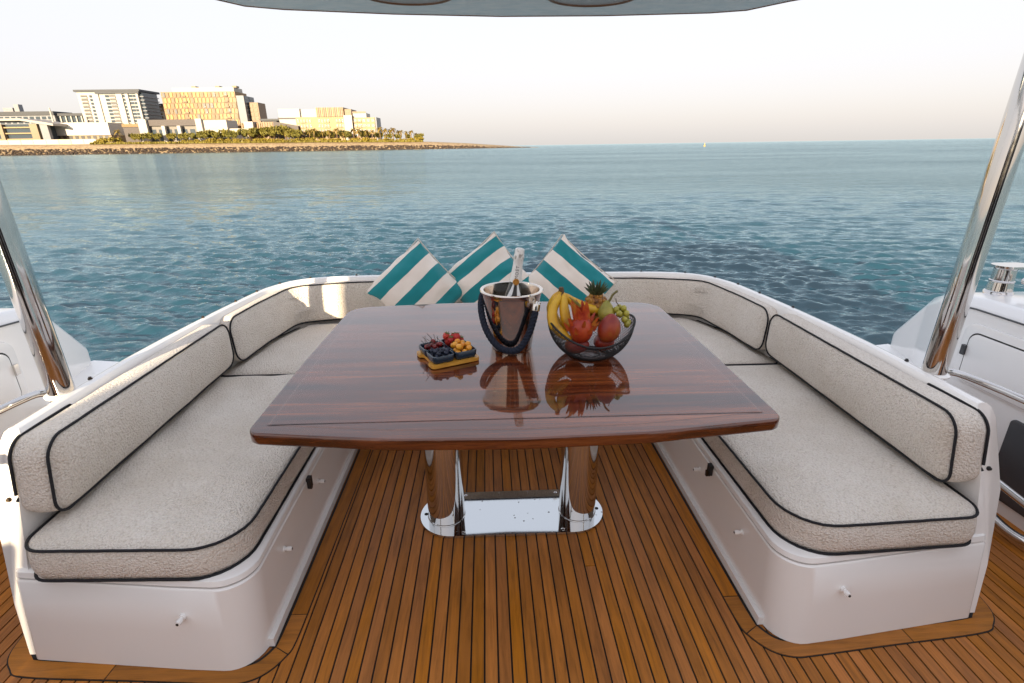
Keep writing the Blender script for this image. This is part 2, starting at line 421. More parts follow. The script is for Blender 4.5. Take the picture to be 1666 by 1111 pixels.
t = bld('office_block', 'long low block with dark roof band and grey glass far left', -590, 760)
block('wall', (-650, 760, 8), (-553, 790, 46.5), B_GREY, t); block('roof', (-652, 758, 46.5), (-552, 792, 51), B_DARK, t)
for i in range(12):
    for k in range(2): block('window', (-645+7.6*i, 759.6, 37+4.6*k), (-640+7.6*i, 760.05, 40.4+4.6*k), B_GLASS, t)
block('plant_room', (-618, 765, 51), (-606, 775, 56), B_GREY, t); block('plant_room', (-604, 765, 51), (-598, 772, 60), B_GREY, t)
t = bld('glazed_block', 'small glazed block with white frames between the mast and the white tower', -538, 762)
block('wall', (-556, 765, 8), (-515, 790, 45.5), B_GLASS, t); block('roof', (-557, 762.5, 45.5), (-514, 791, 48.6), B_DARK, t)
for i in range(7): block('mullion', (-556+6.6*i, 763.5, 30), (-554.6+6.6*i, 764.9, 45.4), B_WHITE, t)
block('floor_band', (-556, 763.2, 36.2), (-515, 763.45, 37.6), B_WHITE, t)

t = bld('pavilion', 'low pavilion with overhanging grey roof slab and tan columns at far left', -500, 640)
block('wall', (-560, 646, 9), (-484, 670, 31), B_GLASS, t)
V = [(-570, 638, 36.5), (-502, 638, 36.5), (-470, 640, 31.0), (-470, 675, 31.0), (-502, 675, 36.5), (-570, 675, 36.5)]
V2 = V + [(x, y, z-2.3) for x, y, z in V]
mesh('roof', [(x+500, y-640, z-8) for x, y, z in V2], [(0, 1, 4, 5), (1, 2, 3, 4), (6, 11, 10, 7), (7, 10, 9, 8), (0, 6, 7, 1), (1, 7, 8, 2), (2, 8, 9, 3), (3, 9, 10, 4), (4, 10, 11, 5), (5, 11, 6, 0)], fm('grey_roof', (.30, .27, .24)), t)
for x0, x1, mt in ((-497, -489, B_TAN), (-486, -478, B_GREY), (-530, -526, B_TAN), (-548, -544, B_TAN)): block('column', (x0, 642, 9), (x1, 645.9, 31), mt, t)
for z in (15, 21, 27): block('floor_slab', (-560, 643.5, z), (-498, 645.8, z+1.2), B_CREAM, t)

t = bld('long_hall', 'long low blank white hall in front of the tower', -455, 660)
block('wall', (-492, 661, 19.2), (-425.5, 690, 32.3), fm('bright_white_cladding', (.46, .43, .38)), t); block('base', (-490, 663, 8), (-426, 688, 19.1), B_TAN, t)
for i in range(9): block('opening', (-486+6.6*i, 662.6, 15.2), (-482.5+6.6*i, 663.05, 18.6), B_SHADE, t)
mb_ = thing('mast', 'thin white mast rising beside the pavilion', 'mast', (-483.4, 660, 30), None, False)
mesh('mast_tube', *tube_geo([(0, 0, 0), (0, 0, 18)], [1.0, .7], 8), B_WHITE, mb_)
t = bld('site_hoarding', 'long pale hoarding with faded pictures above the sand at far left', -490, 622)
for i in range(11):
    x = -560+13*i; block('panel', (x, 622+.02*(i % 2), 9.3), (x+12.7, 622.6, 14.4), (B_WHITE, fm('pink_board', (.60, .40, .34)), B_WHITE, fm('peach_board', (.62, .44, .26)), B_WHITE)[i % 5], t)
block('panel', (-416.5, 622, 9.3), (-407, 622.6, 13.4), fm('blue_board', (.10, .13, .18)), t)

t = bld('portal_building', 'white framed pavilion with dark brown top band and slim columns', -350, 650)
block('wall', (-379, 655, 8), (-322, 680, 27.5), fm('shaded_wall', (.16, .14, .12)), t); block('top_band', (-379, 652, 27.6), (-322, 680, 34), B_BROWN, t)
for x0, x1 in ((-385, -376), (-360.5, -357), (-343.5, -340), (-322.5, -316)): block('pylon', (x0, 648.5, 8), (x1, 651.9, 34.5 if x1-x0 > 5 else 27.5), B_WHITE, t)
block('side_block', (-316, 652, 14), (-290, 680, 33), B_WHITE, t); block('annex', (-406, 655, 8), (-387, 675, 29), B_BROWN, t); block('annex_frame', (-406, 653.5, 27), (-386, 654.9, 30), B_GOLD, t)
for i in range(6): block('window', (-376+8.6*i, 654.7, 12), (-370.5+8.6*i, 655.05, 24), B_GLASS, t)
block('parapet', (-290, 655, 8), (-268, 678, 24), B_WHITE, t); block('terrace_box', (-272, 654, 24), (-262, 668, 31), B_WHITE, t)

# the gold hotel
t = bld('gold_hotel', 'broad gold clad hotel with white rooftop and staggered window strips', -338, 700)
block('wall', (-382, 702, 8), (-296, 735, 66.5), B_GOLD, t); block('roof_storey', (-371, 708, 66.5), (-299, 732, 71.5), B_WHITE, t)
for x in (-350, -322, -302): block('plant_room', (x, 712, 71.5), (x+5, 720, 73.5), B_TAN, t)
block('side_wall', (-295.9, 703, 8), (-287, 733, 62), B_GREY, t)  # grey colour stands in for shade on the hotel's right side
for k in range(10):
    for i in range(2): block('side_window', (-286.95, 705+13*i, 11+5.2*k), (-286.6, 716+13*i, 14.6+5.2*k), B_GLASS, t)
for k in range(9):
    z = 12.5+6.0*k; off = rng.uniform(0, 3)
    block('floor_line', (-382, 701.3, z-.5), (-296, 701.9, z), B_BRONZE, t)
    for i in range(19):
        x = -381+4.5*i+off*(1 if k % 2 else .35)
        if x > -299: break
        r = rng.random()
        block('window', (x, 701.2, z+.3), (x+2.0+r*.9, 701.95, z+5.2), B_GOLD2 if r < .50 else (B_BRONZE if r < .82 else B_SHADE), t)
for x0 in (-358, -310):
    for k in range(9): block('balcony', (x0, 700.2, 13+6.0*k), (x0+5, 701.15, 14.6+6.0*k), B_BRONZE, t)
t = bld('bronze_block', 'narrow bronze block attached right of the gold hotel', -282, 712)
block('wall', (-286, 712, 8), (-275, 735, 55), B_BRONZE, t)
for k in range(9):
    for i in range(2): block('window', (-285+5*i, 711.6, 11+4.8*k), (-281.5+5*i, 712.05, 14.4+4.8*k), B_TAN, t)
t = bld('tan_block', 'tan mid-rise with dark roof between the white tower and gold hotel', -427, 760)
block('wall', (-443, 762, 8), (-413, 785, 56), B_TAN, t); block('roof', (-444, 760, 56), (-412, 786, 58.5), B_DARK, t); block('front_wing', (-436, 755, 8), (-414, 761.9, 49), B_TAN, t)
for k in range(8):
    for i in range(4): block('window', (-434.5+5.2*i, 754.6, 12+4.5*k), (-431.8+5.2*i, 755.05, 15+4.5*k), B_SHADE, t)

t = bld('slatted_pavilion', 'low gold slatted pavilion with flat dark roof right of the gold hotel', -260, 660)
block('wall', (-278, 662, 8), (-241, 680, 29.5), B_BRONZE, t); block('roof', (-256, 660.5, 32), (-230, 690, 34), B_DARK, t); block('back_wall', (-256, 668, 29.5), (-230, 690, 31.9), B_WHITE, t)
for i in range(13): block('slat', (-278+2.85*i, 660.8, 10), (-276.4+2.85*i, 661.9, 30), B_GOLD, t)

# resort building
t = bld('resort_hotel', 'cream resort hotel with gold slatted penthouse nearest the tip of the shore', -170, 648)
block('wall', (-212, 650, 8), (-150, 680, 34.6), B_CREAM, t); block('left_block', (-231, 652, 8), (-207.5, 682, 43.5), B_WHITE, t); block('left_band', (-232, 650.6, 33.2), (-190, 651.9, 34.4), B_BROWN, t)
block('upper_storey', (-207.4, 655, 34.7), (-188, 680, 43), B_WHITE, t); block('penthouse', (-188, 649, 34.7), (-158, 680, 44.3), B_GOLD, t)
for i in range(15): block('slat', (-188+2.0*i, 648.2, 34.8), (-187.1+2.0*i, 648.95, 44.2), B_BRONZE if i % 3 else B_GOLD2, t)
block('penthouse_side', (-157.9, 652, 34.7), (-150, 680, 42.5), B_BRONZE, t); block('pylon', (-158.2, 647.5, 8), (-149, 649.9, 36), B_WHITE, t)
block('right_wing', (-149.9, 652, 8), (-124.5, 680, 33.6), B_CREAM, t); block('side_wall', (-124.45, 653, 8), (-122.8, 679, 33.8), B_GREY, t)  # grey side strip carries the shade of the right edge in its colour
block('roof_rail', (-149, 652.5, 38.5), (-134, 653.2, 40), B_TAN, t); block('roof_wall', (-149, 654, 33.7), (-134, 676, 38.4), B_WHITE, t)
for k in range(4):
    z = 13+5.3*k
    for i in range(16):
        x = -210.5+3.3*i
        if abs(i-5.5) < .6 or abs(i-11.5) < .6: continue
        block('window', (x, 649.6, z), (x+1.9, 650.05, z+3.4), B_SHADE, t)
        if i % 4 in (1, 2): block('balcony', (x-.5, 648.9, z-.5), (x+2.6, 649.55, z+.9), B_GOLD, t)
    for i in range(5): block('window', (-148.5+5*i, 651.6, z), (-145+5*i, 652.05, z+3.2), B_SHADE, t)
    for i in (0, 1): block('balcony', (-149+5*i, 650.8, z-.5), (-144.6+5*i, 651.55, z+.8), B_GOLD, t)
t = bld('garden_house', 'low bronze roofed garden house left of the cream resort', -230, 645)
block('wall', (-250, 646, 8), (-236, 660, 30), B_GOLD, t)
for i in range(5): block('slat', (-249.5+2.8*i, 645.3, 10), (-248.2+2.8*i, 645.95, 29.5), B_BRONZE, t)
V = [(-236, 645, 30.5), (-209, 645, 25.5), (-209, 665, 25.5), (-236, 665, 30.5), (-236, 645, 8), (-209, 645, 8), (-209, 665, 8), (-236, 665, 8)]
mesh('roof_wing', [(x+230, y-645, z-8) for x, y, z in V], [(0, 1, 2, 3), (0, 4, 5, 1), (1, 5, 6, 2), (2, 6, 7, 3), (3, 7, 4, 0)], B_BROWN, t)
block('roof_slab', (-254, 662, 31), (-238, 680, 34), B_DARK, t)

# vegetation
def leafmat(name, a, b):
    m = mat(name, a, .7); n = N(m); rnd = n.n('ObjectInfo').outputs['Random']
    f = n.math('ADD', n.math('MULTIPLY', n.noise(n.coord(), .9, 2), .8), n.math('MULTIPLY', rnd, .2)); n.out(Base_Color=n.mix(f, a, b)); return m
L_PALM = leafmat('palm_leaf', (.11, .08, .012), (.25, .16, .025)); L_TREE = leafmat('tree_leaf', (.05, .065, .010), (.24, .18, .02)); L_BUSH = leafmat('bush_leaf', (.13, .11, .010), (.32, .22, .02)); B_TRUNK = fm('bark', (.16, .095, .05), .9)
def leaves(n_, rx, ry, rz, zc, sz, rng, clumps=7):
    V, F = [], []
    cl = [(rng.uniform(-.7, .7)*rx, rng.uniform(-.7, .7)*ry, zc+rng.uniform(-.6, .7)*rz, rng.uniform(.35, .6)) for _ in range(clumps)]
    for k in range(n_):
        c = cl[k % clumps]; d = Vector((rng.gauss(0, 1), rng.gauss(0, 1), rng.gauss(0, 1))).normalized()*rng.uniform(.4, 1)**.5
        p = Vector((c[0]+d.x*rx*c[3], c[1]+d.y*ry*c[3], c[2]+d.z*rz*c[3])); a = Vector((rng.gauss(0, 1), rng.gauss(0, 1), rng.gauss(0, 1))).normalized(); b = a.cross(Vector((rng.gauss(0, 1), rng.gauss(0, 1), rng.gauss(0, 1)))).normalized()
        s = sz*rng.uniform(.6, 1.2); o = len(V); V += [p-a*s, p+b*s*.6, p+a*s, p-b*s*.6]; F.append((o, o+1, o+2, o+3))
    return V, F
def clone(root, loc, scale, rz, label=None):
    r = root.copy(); C.objects.link(r); r.location = loc; r.scale = (scale,)*3; r.rotation_euler = (0, 0, rz)
    if label: r['label'] = label
    for ch in root.children: c = ch.copy(); C.objects.link(c); c.parent = r
    return r
rng = random.Random(12)
def palm_proto():
    t = thing('palm_tree', 'tall date palm with a ragged golden crown along the far shore', 'palm tree', (0, 0, 0), 'palms along the far shore', False)
    mesh('trunk', *tube_geo(smoothpath([(0, 0, 0), (.15, 0, 4), (.05, .1, 8), (.3, 0, 12)], 3), .38, 7), B_TRUNK, t, True)
    V, F = [], []
    for k in range(26):
        a = rng.uniform(0, 2*PI); el = rng.uniform(-.5, 1.2); ln = rng.uniform(3.6, 4.8); d = Vector((math.cos(a), math.sin(a), 0)); p = Vector((.3, 0, 12)); sd = Vector((-d.y, d.x, 0)); o = len(V)
        for i in range(6):
            f = i/5; q = p+d*(ln*f*math.cos(el*.8))+Vector((0, 0, ln*(f*math.sin(el)-.75*f*f))); w_ = .62*math.sin(PI*min(1, f*.85+.12)); V += [q-sd*w_-Vector((0, 0, .3*w_)), q, q+sd*w_-Vector((0, 0, .3*w_))]
        for i in range(5): b = o+i*3; F += [(b, b+3, b+4, b+1), (b+1, b+4, b+5, b+2)]
    mesh('crown', V, F, L_PALM, t); return t
pp = palm_proto(); first = True
def xs_of(px): return -124+(px-608)*.6545
for px, y, hk in ((193, 626, 1.12), (489, 632, 1.0), (500, 634, .95), (509, 631, 1.1), (522, 635, .9), (534, 633, .98), (547, 632, 1.08), (556, 636, .85), (575, 633, 1.05), (584, 631, 1.1), (597, 634, 1.0), (606, 632, .9), (617, 640, 1.2), (626, 642, 1.12), (633, 648, 1.0), (640, 641, 1.18), (647, 650, .95), (652, 643, .98), (660, 648, .85), (670, 642, .95), (676, 650, .75), (425, 634, .8), (440, 636, .85), (460, 634, .8), (402, 632, .75)):
    x = xs_of(px); loc = (x, y, shore_h(x)+.2)
    if first: pp.location = loc; pp.scale = (hk,)*3; first = False
    else: clone(pp, loc, hk*rng.uniform(.95, 1.05), rng.uniform(0, 6))
def tree_proto(name, label, cat, group, h, r, mt, n_, sz):
    t = thing(name, label, cat, (0, 0, 0), group, False)
    mesh('crown', *leaves(n_, r, r*.8, h*.36, h*.62, sz, rng), mt, t)
    mesh('trunk', *tube_geo([(0, 0, 0), (.2, 0, h*.35), (0, .1, h*.7)], [.3, .22, .08], 6), B_TRUNK, t, True); return t
ta = tree_proto('tree', 'broad rounded green tree in the planting along the far shore', 'tree', 'trees along the far shore', 12.5, 6.2, L_TREE, 520, 1.2)
ba = tree_proto('shrub', 'low yellow green shrub in the planting along the far shore', 'shrub', 'shrubs along the far shore', 6.2, 5.6, L_BUSH, 360, .95)
tf = bf = True
for px, y, k in ((206, 640, .9), (214, 638, .85), (226, 641, .95), (246, 641, .9), (268, 642, .9), (288, 641, .9), (306, 632, .9), (316, 636, 1.0), (330, 630, 1.05), (342, 634, 1.1), (352, 630, .95), (364, 634, 1.15), (376, 630, 1.0), (388, 634, 1.2), (400, 640, 1.2), (412, 634, 1.25), (424, 638, 1.3), (436, 632, 1.35), (448, 636, 1.45), (458, 640, 1.3), (470, 634, 1.1), (482, 632, 1.05), (497, 640, 1.1), (515, 642, 1.0), (530, 640, 1.0), (553, 642, 1.05), (566, 640, .9), (592, 642, 1.0), (612, 646, .85), (630, 646, .75), (645, 646, .7), (664, 652, .7), (684, 650, .75), (678, 646, .6)):
    x = xs_of(px); loc = (x, y, shore_h(x)+.1)
    if tf: ta.location = loc; ta.scale = (k,)*3; tf = False
    else: clone(ta, loc, k, rng.uniform(0, 6))
for i in range(56):
    px = 162+i*9.5+rng.uniform(-3, 3); x = xs_of(px); loc = (x, shore_y(x)+18+rng.uniform(0, 5), shore_h(x)-.2); k = rng.uniform(.55, 1.0)*(1.35 if px < 192 else 1)*(.62 if 195 < px < 300 else 1)
    if bf: ba.location = loc; ba.scale = (k,)*3; bf = False
    else: clone(ba, loc, k, rng.uniform(0, 6))
V, F = [], []
for k in range(9000):
    x = rng.uniform(-420, -70); y = shore_y(x)+15+rng.uniform(0, 4); z = shore_h(x)+.2; s = rng.uniform(.5, 1.0); a = rng.uniform(0, 6); o = len(V)
    V += [(x-s*math.cos(a), y-s*math.sin(a), z), (x+s*math.cos(a), y+s*math.sin(a), z), (x+rng.uniform(-.5, .5), y, z+s*2.2)]; F.append((o, o+1, o+2))
o = mesh('ground_cover', V, F, leafmat('ground_cover_leaf', (.12, .11, .012), (.28, .21, .025)), None, False, False); o['kind'] = 'stuff'
# channel buoy
t = thing('buoy', 'tiny yellow buoy floating on the horizon right of centre', 'buoy', (160, 400, WATER), None, False)
by_ = mat('buoy_yellow', (.62, .36, .02), .5)
lathe('float', [(0, -.4), (.75, -.3), (.8, .2), (.6, .45), (0, .5)], by_, t, 14); mesh('topmark', *tube_geo([(0, 0, .4), (0, 0, 1.7)], [.28, .12], 8), by_, t, True)
mesh('cross', *join([tube_geo([(-.3, 0, 1.7), (.3, 0, 2.3)], .07, 6), tube_geo([(-.3, 0, 2.3), (.3, 0, 1.7)], .07, 6)]), by_, t)

# ------------------------------------------------------------------ yacht: deck, hull, cabin, hardtop
def rake(z):                                   # how far the near face of the settee leans aft with height
    return float(np.interp(z, [0, .25, .44, .62, .70], [0, .028, .07, .13, .18]))
def deck():
    d = box('deck', (-2.1, -3.38, -.06), (2.1, 2.75, -.004), M_CAULK); d['kind'] = 'structure'
    pitch = .0413; x0 = -.116
    meshes = {}
    rng = random.Random(3)
    def plank(x, a, b, wd=pitch-.0057):
        bm = bmesh.new(); L = b-a
        add_box(bm, (-wd/2, 0, -.012), (wd/2, L, 0)); bevel(bm, .0009, 1)
        p = bm_obj('plank', bm, M_TEAK, d); p.location = (x, a, rng.uniform(-.0003, .0003))
    k = -48
    while True:
        x = x0+pitch*(k+.5); k += 1
        if x < -2.07: continue
        if x > 2.07: break
        ax = abs(x)
        end = 2.44 if ax < .78 else (1.235 if ax < 1.5 else 2.7)
        st = -3.38
        if rng.random() < .06 and end > 2:
            c = rng.uniform(.75, 2.0); plank(x, st, c-.002); plank(x, c+.002, end)
        else: plank(x, st, end)
    # margin boards round the front of each side of the settee
    for s in (1, -1):
        path = [Vector((s*x, y)) for x, y in ((1.59, 1.42), (1.575, 1.27), (1.53, 1.205), (1.46, 1.178), (1.15, 1.152), (.90, 1.13), (.83, 1.128), (.775, 1.15), (.735, 1.20), (.72, 1.26), (.717, 1.5), (.715, 2.0), (.715, 2.43))]
        fine = [p.to_2d() for p in smoothpath([p.to_3d() for p in path], 8)]
        def strip(i0, i1, o0, o1, z0, z1, nm, mt, trim=0):
            V = []; F = []
            q = fine[i0:i1+1]; m = len(q)
            for i in range(m):
                t = (q[min(i+1, m-1)]-q[max(i-1, 0)]).normalized(); nn = Vector((-t.y, t.x))*(s)
                pp = q[i] + (t*trim if i == 0 else (-t*trim if i == m-1 else t*0))
                for o, z in ((o0, z0), (o1, z0), (o1, z1), (o0, z1)):
                    V.append((pp.x-nn.x*o*-1, pp.y-nn.y*o*-1, z))
            for i in range(m-1):
                for a in range(4):
                    b = (a+1) % 4; F.append((i*4+a, i*4+b, i*4+4+b, i*4+4+a))
            F.append((0, 1, 2, 3)); F.append((m*4-4, m*4-3, m*4-2, m*4-1))
            bm = bmesh.new(); vs = [bm.verts.new(v) for v in V]
            for f in F: bm.faces.new([vs[i] for i in f])
            return bm_obj(nm, bm, mt, d)
        strip(0, len(fine)-1, -.052, .012, -.003, .0016, 'caulk_line', M_CAULK)
        cuts = [0, 30, 66, 76, len(fine)-1]
        for a, b in zip(cuts[:-1], cuts[1:]): strip(a, b, -.042, .008, -.002, .0032, 'margin_plank', M_TEAKX if (a, b) in ((30, 66),) else M_TEAK if b > 76 else M_TEAKX, .002)
deck()

def hull():
    bm = bmesh.new()
    pts = [(-2.55, -9), (2.55, -9), (2.55, 2.55), (2.3, 2.72), (1.3, 3.25), (-1.3, 3.25), (-2.3, 2.72), (-2.55, 2.55)]
    prism(bm, pts, -1.6, -.062); bevel(bm, .05, 2)
    o = bm_obj('yacht_hull', bm, M_WHITE2, None, True); o['kind'] = 'structure'
    # unseen bulkhead behind the camera, placed and sized to block the low sun
    c = box('sun_block_cabin', (-2.66, -8, -.06), (2.66, -3.4, 2.26), M_WHITE2, None, .04); c['kind'] = 'structure'
    for x0, x1 in ((-2.45, -.95), (-.85, .85), (.95, 2.45)): box('glass_door' if x0 == -.85 else 'unseen_dark_pane', (x0, -3.399, .05 if x0 == -.85 else .35), (x1, -3.392, 1.9), M_GLASSDARK, c, .002)  # unseen dark panes, widened to darken the reflections in poles and bucket
    box('door_frame', (-1.32, -3.3995, 1.91), (1.32, -3.385, 1.95), M_CHROME, c, .003)
hull()

def hardtop():
    h = thing('hardtop', 'pale grey hardtop overhang with a thin brown edge line above the cockpit', 'boat roof', (0, 0, 2.05))
    for s in (-1, 1): box('side_beam', (min(s*1.72, s*1.86), -3.39, .012), (max(s*1.72, s*1.86), .69, .09), M_WHITE2, h, .015)
    half = [(.5, 2.26), (1.0, 2.24), (1.38, 2.10), (1.56, 1.75), (1.66, .72), (1.88, .70), (1.87, 1.2), (1.80, 1.6), (1.68, 2.0), (1.42, 2.36), (1.24, 2.56), (1.13, 2.72), (.98, 2.775), (.5, 2.845), (0, 2.875)]
    out = half + [(-x, y) for x, y in half[::-1][1:]]          # aft cross piece of the hardtop; roof forward of it cut away to let sky light in
    bm = bmesh.new(); prism(bm, out, 0, .10); bevel(bm, .015, 3, 50)
    m = mat('soffit_gelcoat', (.80, .83, .83), .16); n = N(m); v = n.coord()
    n.out(Base_Color=n.ramp(n.noise(n.coord('Object', (5, 12, 5)), 2.2, 5, .6), [(.35, (.72, .80, .82)), (.6, (.86, .89, .88))]), Normal=n.bump(n.noise(v, 6, 3), .1, .02))  # bluish mottling puts sea reflections into the gelcoat colour
    bm_obj('soffit', bm, m, h, True)
    tr = mat('brown_trim', (.20, .11, .06), .3)
    P = resample([Vector((x*.997, y-.002, .003)) for x, y in out], .06, False)
    tube('edge_trim', P, .006, tr, h, 6)
    for cx in (-.385, .37):
        V, F = join([tube_geo([(cx+.185*math.cos(2*PI*k/40), 2.49+.155*math.sin(2*PI*k/40), -.002) for k in range(40)], .008, 8, True)])
        r = mesh('recess_ring', V, F, tr, h, True)
        bm = bmesh.new(); prism(bm, [(cx+.178*math.cos(2*PI*k/40), 2.50+.148*math.sin(2*PI*k/40)) for k in range(40)], -.004, .012)
        bm_obj('recess_panel', bm, mat('recess_panel', (.42, .43, .43), .3), h)
hardtop()

# ------------------------------------------------------------------ settee moulding
COAM = [(1.497, 1.20), (1.503, 1.5), (1.507, 1.84), (1.492, 2.2), (1.462, 2.55), (1.425, 2.85), (1.388, 3.04), (1.285, 3.225), (1.08, 3.318), (.70, 3.345), (0, 3.36)]
def settee():
    t = thing('sofa_base', 'white moulded U-shaped sofa base wrapping round the dining table', 'built-in sofa', (0, 0, 0))
    half_f = [(1.488, 1.226), (1.30, 1.198), (1.0, 1.168), (.835, 1.155), (.745, 1.255), (.752, 1.6), (.755, 2.45)]
    def outline(inset=0.0, rr=.11):
        h = [(1.488, 1.226+inset), (1.0, 1.168+inset), (.785+inset, 1.148+inset), (.785+inset, 2.46+inset)]
        R = rounded([(1.488, 3.2)] + h + [(0, 2.46+inset)], [0, .02, 0, rr, 0.02, 0], 8)
        ring = R[1:-1]                                        # right near corner ... inner corner
        left = [(-x, y) for x, y in ring[::-1]]
        back = [(-1.488, 2.6), (-1.36, 3.1), (-1.2, 3.27), (0, 3.32), (1.2, 3.27), (1.36, 3.1), (1.488, 2.6)]
        return ring + left + back
    def solid(levels, nm, mt, bot=True):
        bm = bmesh.new(); rows = []
        for ins, z in levels:
            rows.append([bm.verts.new((x, y + (rake(z) if y < 1.6 else 0) + 0, z)) for x, y in outline(ins)])
        m = len(rows[0])
        for a, b in zip(rows[:-1], rows[1:]):
            for i in range(m): bm.faces.new((a[i], a[(i+1) % m], b[(i+1) % m], b[i]))
        bm.faces.new(rows[-1]); bm.faces.new(rows[0][::-1])
        return bm_obj(nm, bm, mt, t, True)
    solid([(.0, .004), (.0, .14), (.0, .274), (.004, .279)], 'base_body', M_WHITE)
    solid([(.010, .277), (.010, .286)], 'lid_seam', M_DARKGAP)
    solid([(.004, .2835), (.001, .287), (.003, .302), (.010, .306)], 'seat_lid', M_WHITE)
    # kick strips along the aisle
    for s in (1, -1):
        bm = bmesh.new(); add_box(bm, (min(s*.770, s*.79), 1.235, .0035), (max(s*.770, s*.79), 2.46, .034)); bevel(bm, .01, 3)
        bm_obj('kick_strip', bm, M_WHITE, t, True)
    # coaming: a swept wall; both near ends lean aft
    prof = [(-.052, .24), (-.050, .50), (-.050, .66), (-.046, .688), (-.040, .698), (-.028, .702), (-.012, .700), (.0, .690), (.008, .66), (.014, .45), (.005, .2), (0, .02), (-.06, .02)]
    h = [Vector((x, y, 0)) for x, y in COAM]
    right = smoothpath(h, 8); full = right + [Vector((-p.x, p.y, 0)) for p in right[::-1][1:]]
    V, F = [], []; m = len(full); q = len(prof)
    for i, p in enumerate(full):
        tg = (full[min(i+1, m-1)]-full[max(i-1, 0)]).normalized(); nn = Vector((tg.y, -tg.x, 0))
        fall = max(0, 1-abs(p.y-1.2)/1.1)**1.3
        for o, z in prof:
            if p.y < 1.205: nn = Vector((1 if p.x > 0 else -1, 0, 0))
            V.append((p.x+nn.x*o, p.y+nn.y*o + (rake(z)+.028)*fall*(1 if p.y < 2.3 else 0), z))
    for i in range(m-1):
        for a in range(q):
            b = (a+1) % q; F.append((i*q+a, i*q+b, i*q+q+b, i*q+q+a))
    F.append(tuple(range(q))); F.append(tuple((m-1)*q+k for k in range(q)))
    bm = bmesh.new(); vs = [bm.verts.new(v) for v in V]
    for f in F: bm.faces.new([vs[i] for i in f])
    bevel(bm, .006, 2, 60)
    bm_obj('coaming', bm, M_WHITE, t, True)
    # white pegs, dark snap studs, latches
    def peg(p, d):
        d = Vector(d).normalized(); p = Vector(p)
        V, F = join([tube_geo([p-d*.01, p+d*.004], [.0105, .0105], 12), tube_geo([p+d*.003, p+d*.012], [.0065, .0065], 10), tube_geo([p+d*.011, p+d*.026], [.0088, .0082], 12)])
        o = mesh('peg', V, F, M_WHITE, t, True)
        V, F = tube_geo([p+d*.0255, p+d*.0268], .0042, 8); mesh('peg_hole', V, F, M_RUBBER, o)
    for s in (1, -1):
        peg((s*.985, 1.184, .19), (0, -1, .1)); peg((s*.784, 1.44, .20), (-s, 0, 0)); peg((s*.784, 1.82, .20), (-s, 0, 0))
        def stud(p, d):
            d = Vector(d).normalized(); p = Vector(p)
            V, F = tube_geo([p, p+d*.004, p+d*.006, p+d*.009], [.0075, .0075, .0045, .005], 10); mesh('snap_stud', V, F, M_BRASS if s < 0 else M_RUBBER, t, True)
        stud((s*1.445, 1.262, .17), (0, -1, .1)); stud((s*1.495, 1.345, .50), (0, -1, .25))
        for i in (14, 30, 37, 44, 52, 60, 68):
            p = right[i]; tg = (right[i+1]-right[i-1]).normalized(); nn = Vector((tg.y, -tg.x, 0))
            stud((s*(p.x+nn.x*-.016), p.y+nn.y*-.016, .7005), (0, 0, 1))
        bm = bmesh.new(); add_box(bm, (-.008, -.012, -.022), (.008, .012, .022)); bevel(bm, .003, 2)
        l = bm_obj('latch', bm, M_RUBBER, t, True, loc=(s*.779, 1.72, .268))
        bm = bmesh.new(); add_box(bm, (-.012, -.006, -.016), (.004, .006, .008)); bevel(bm, .002, 1)
        lv = bm_obj('latch_lever', bm, M_BRASS, l, True); lv.location = (-s*.004, 0, -.012)
settee()

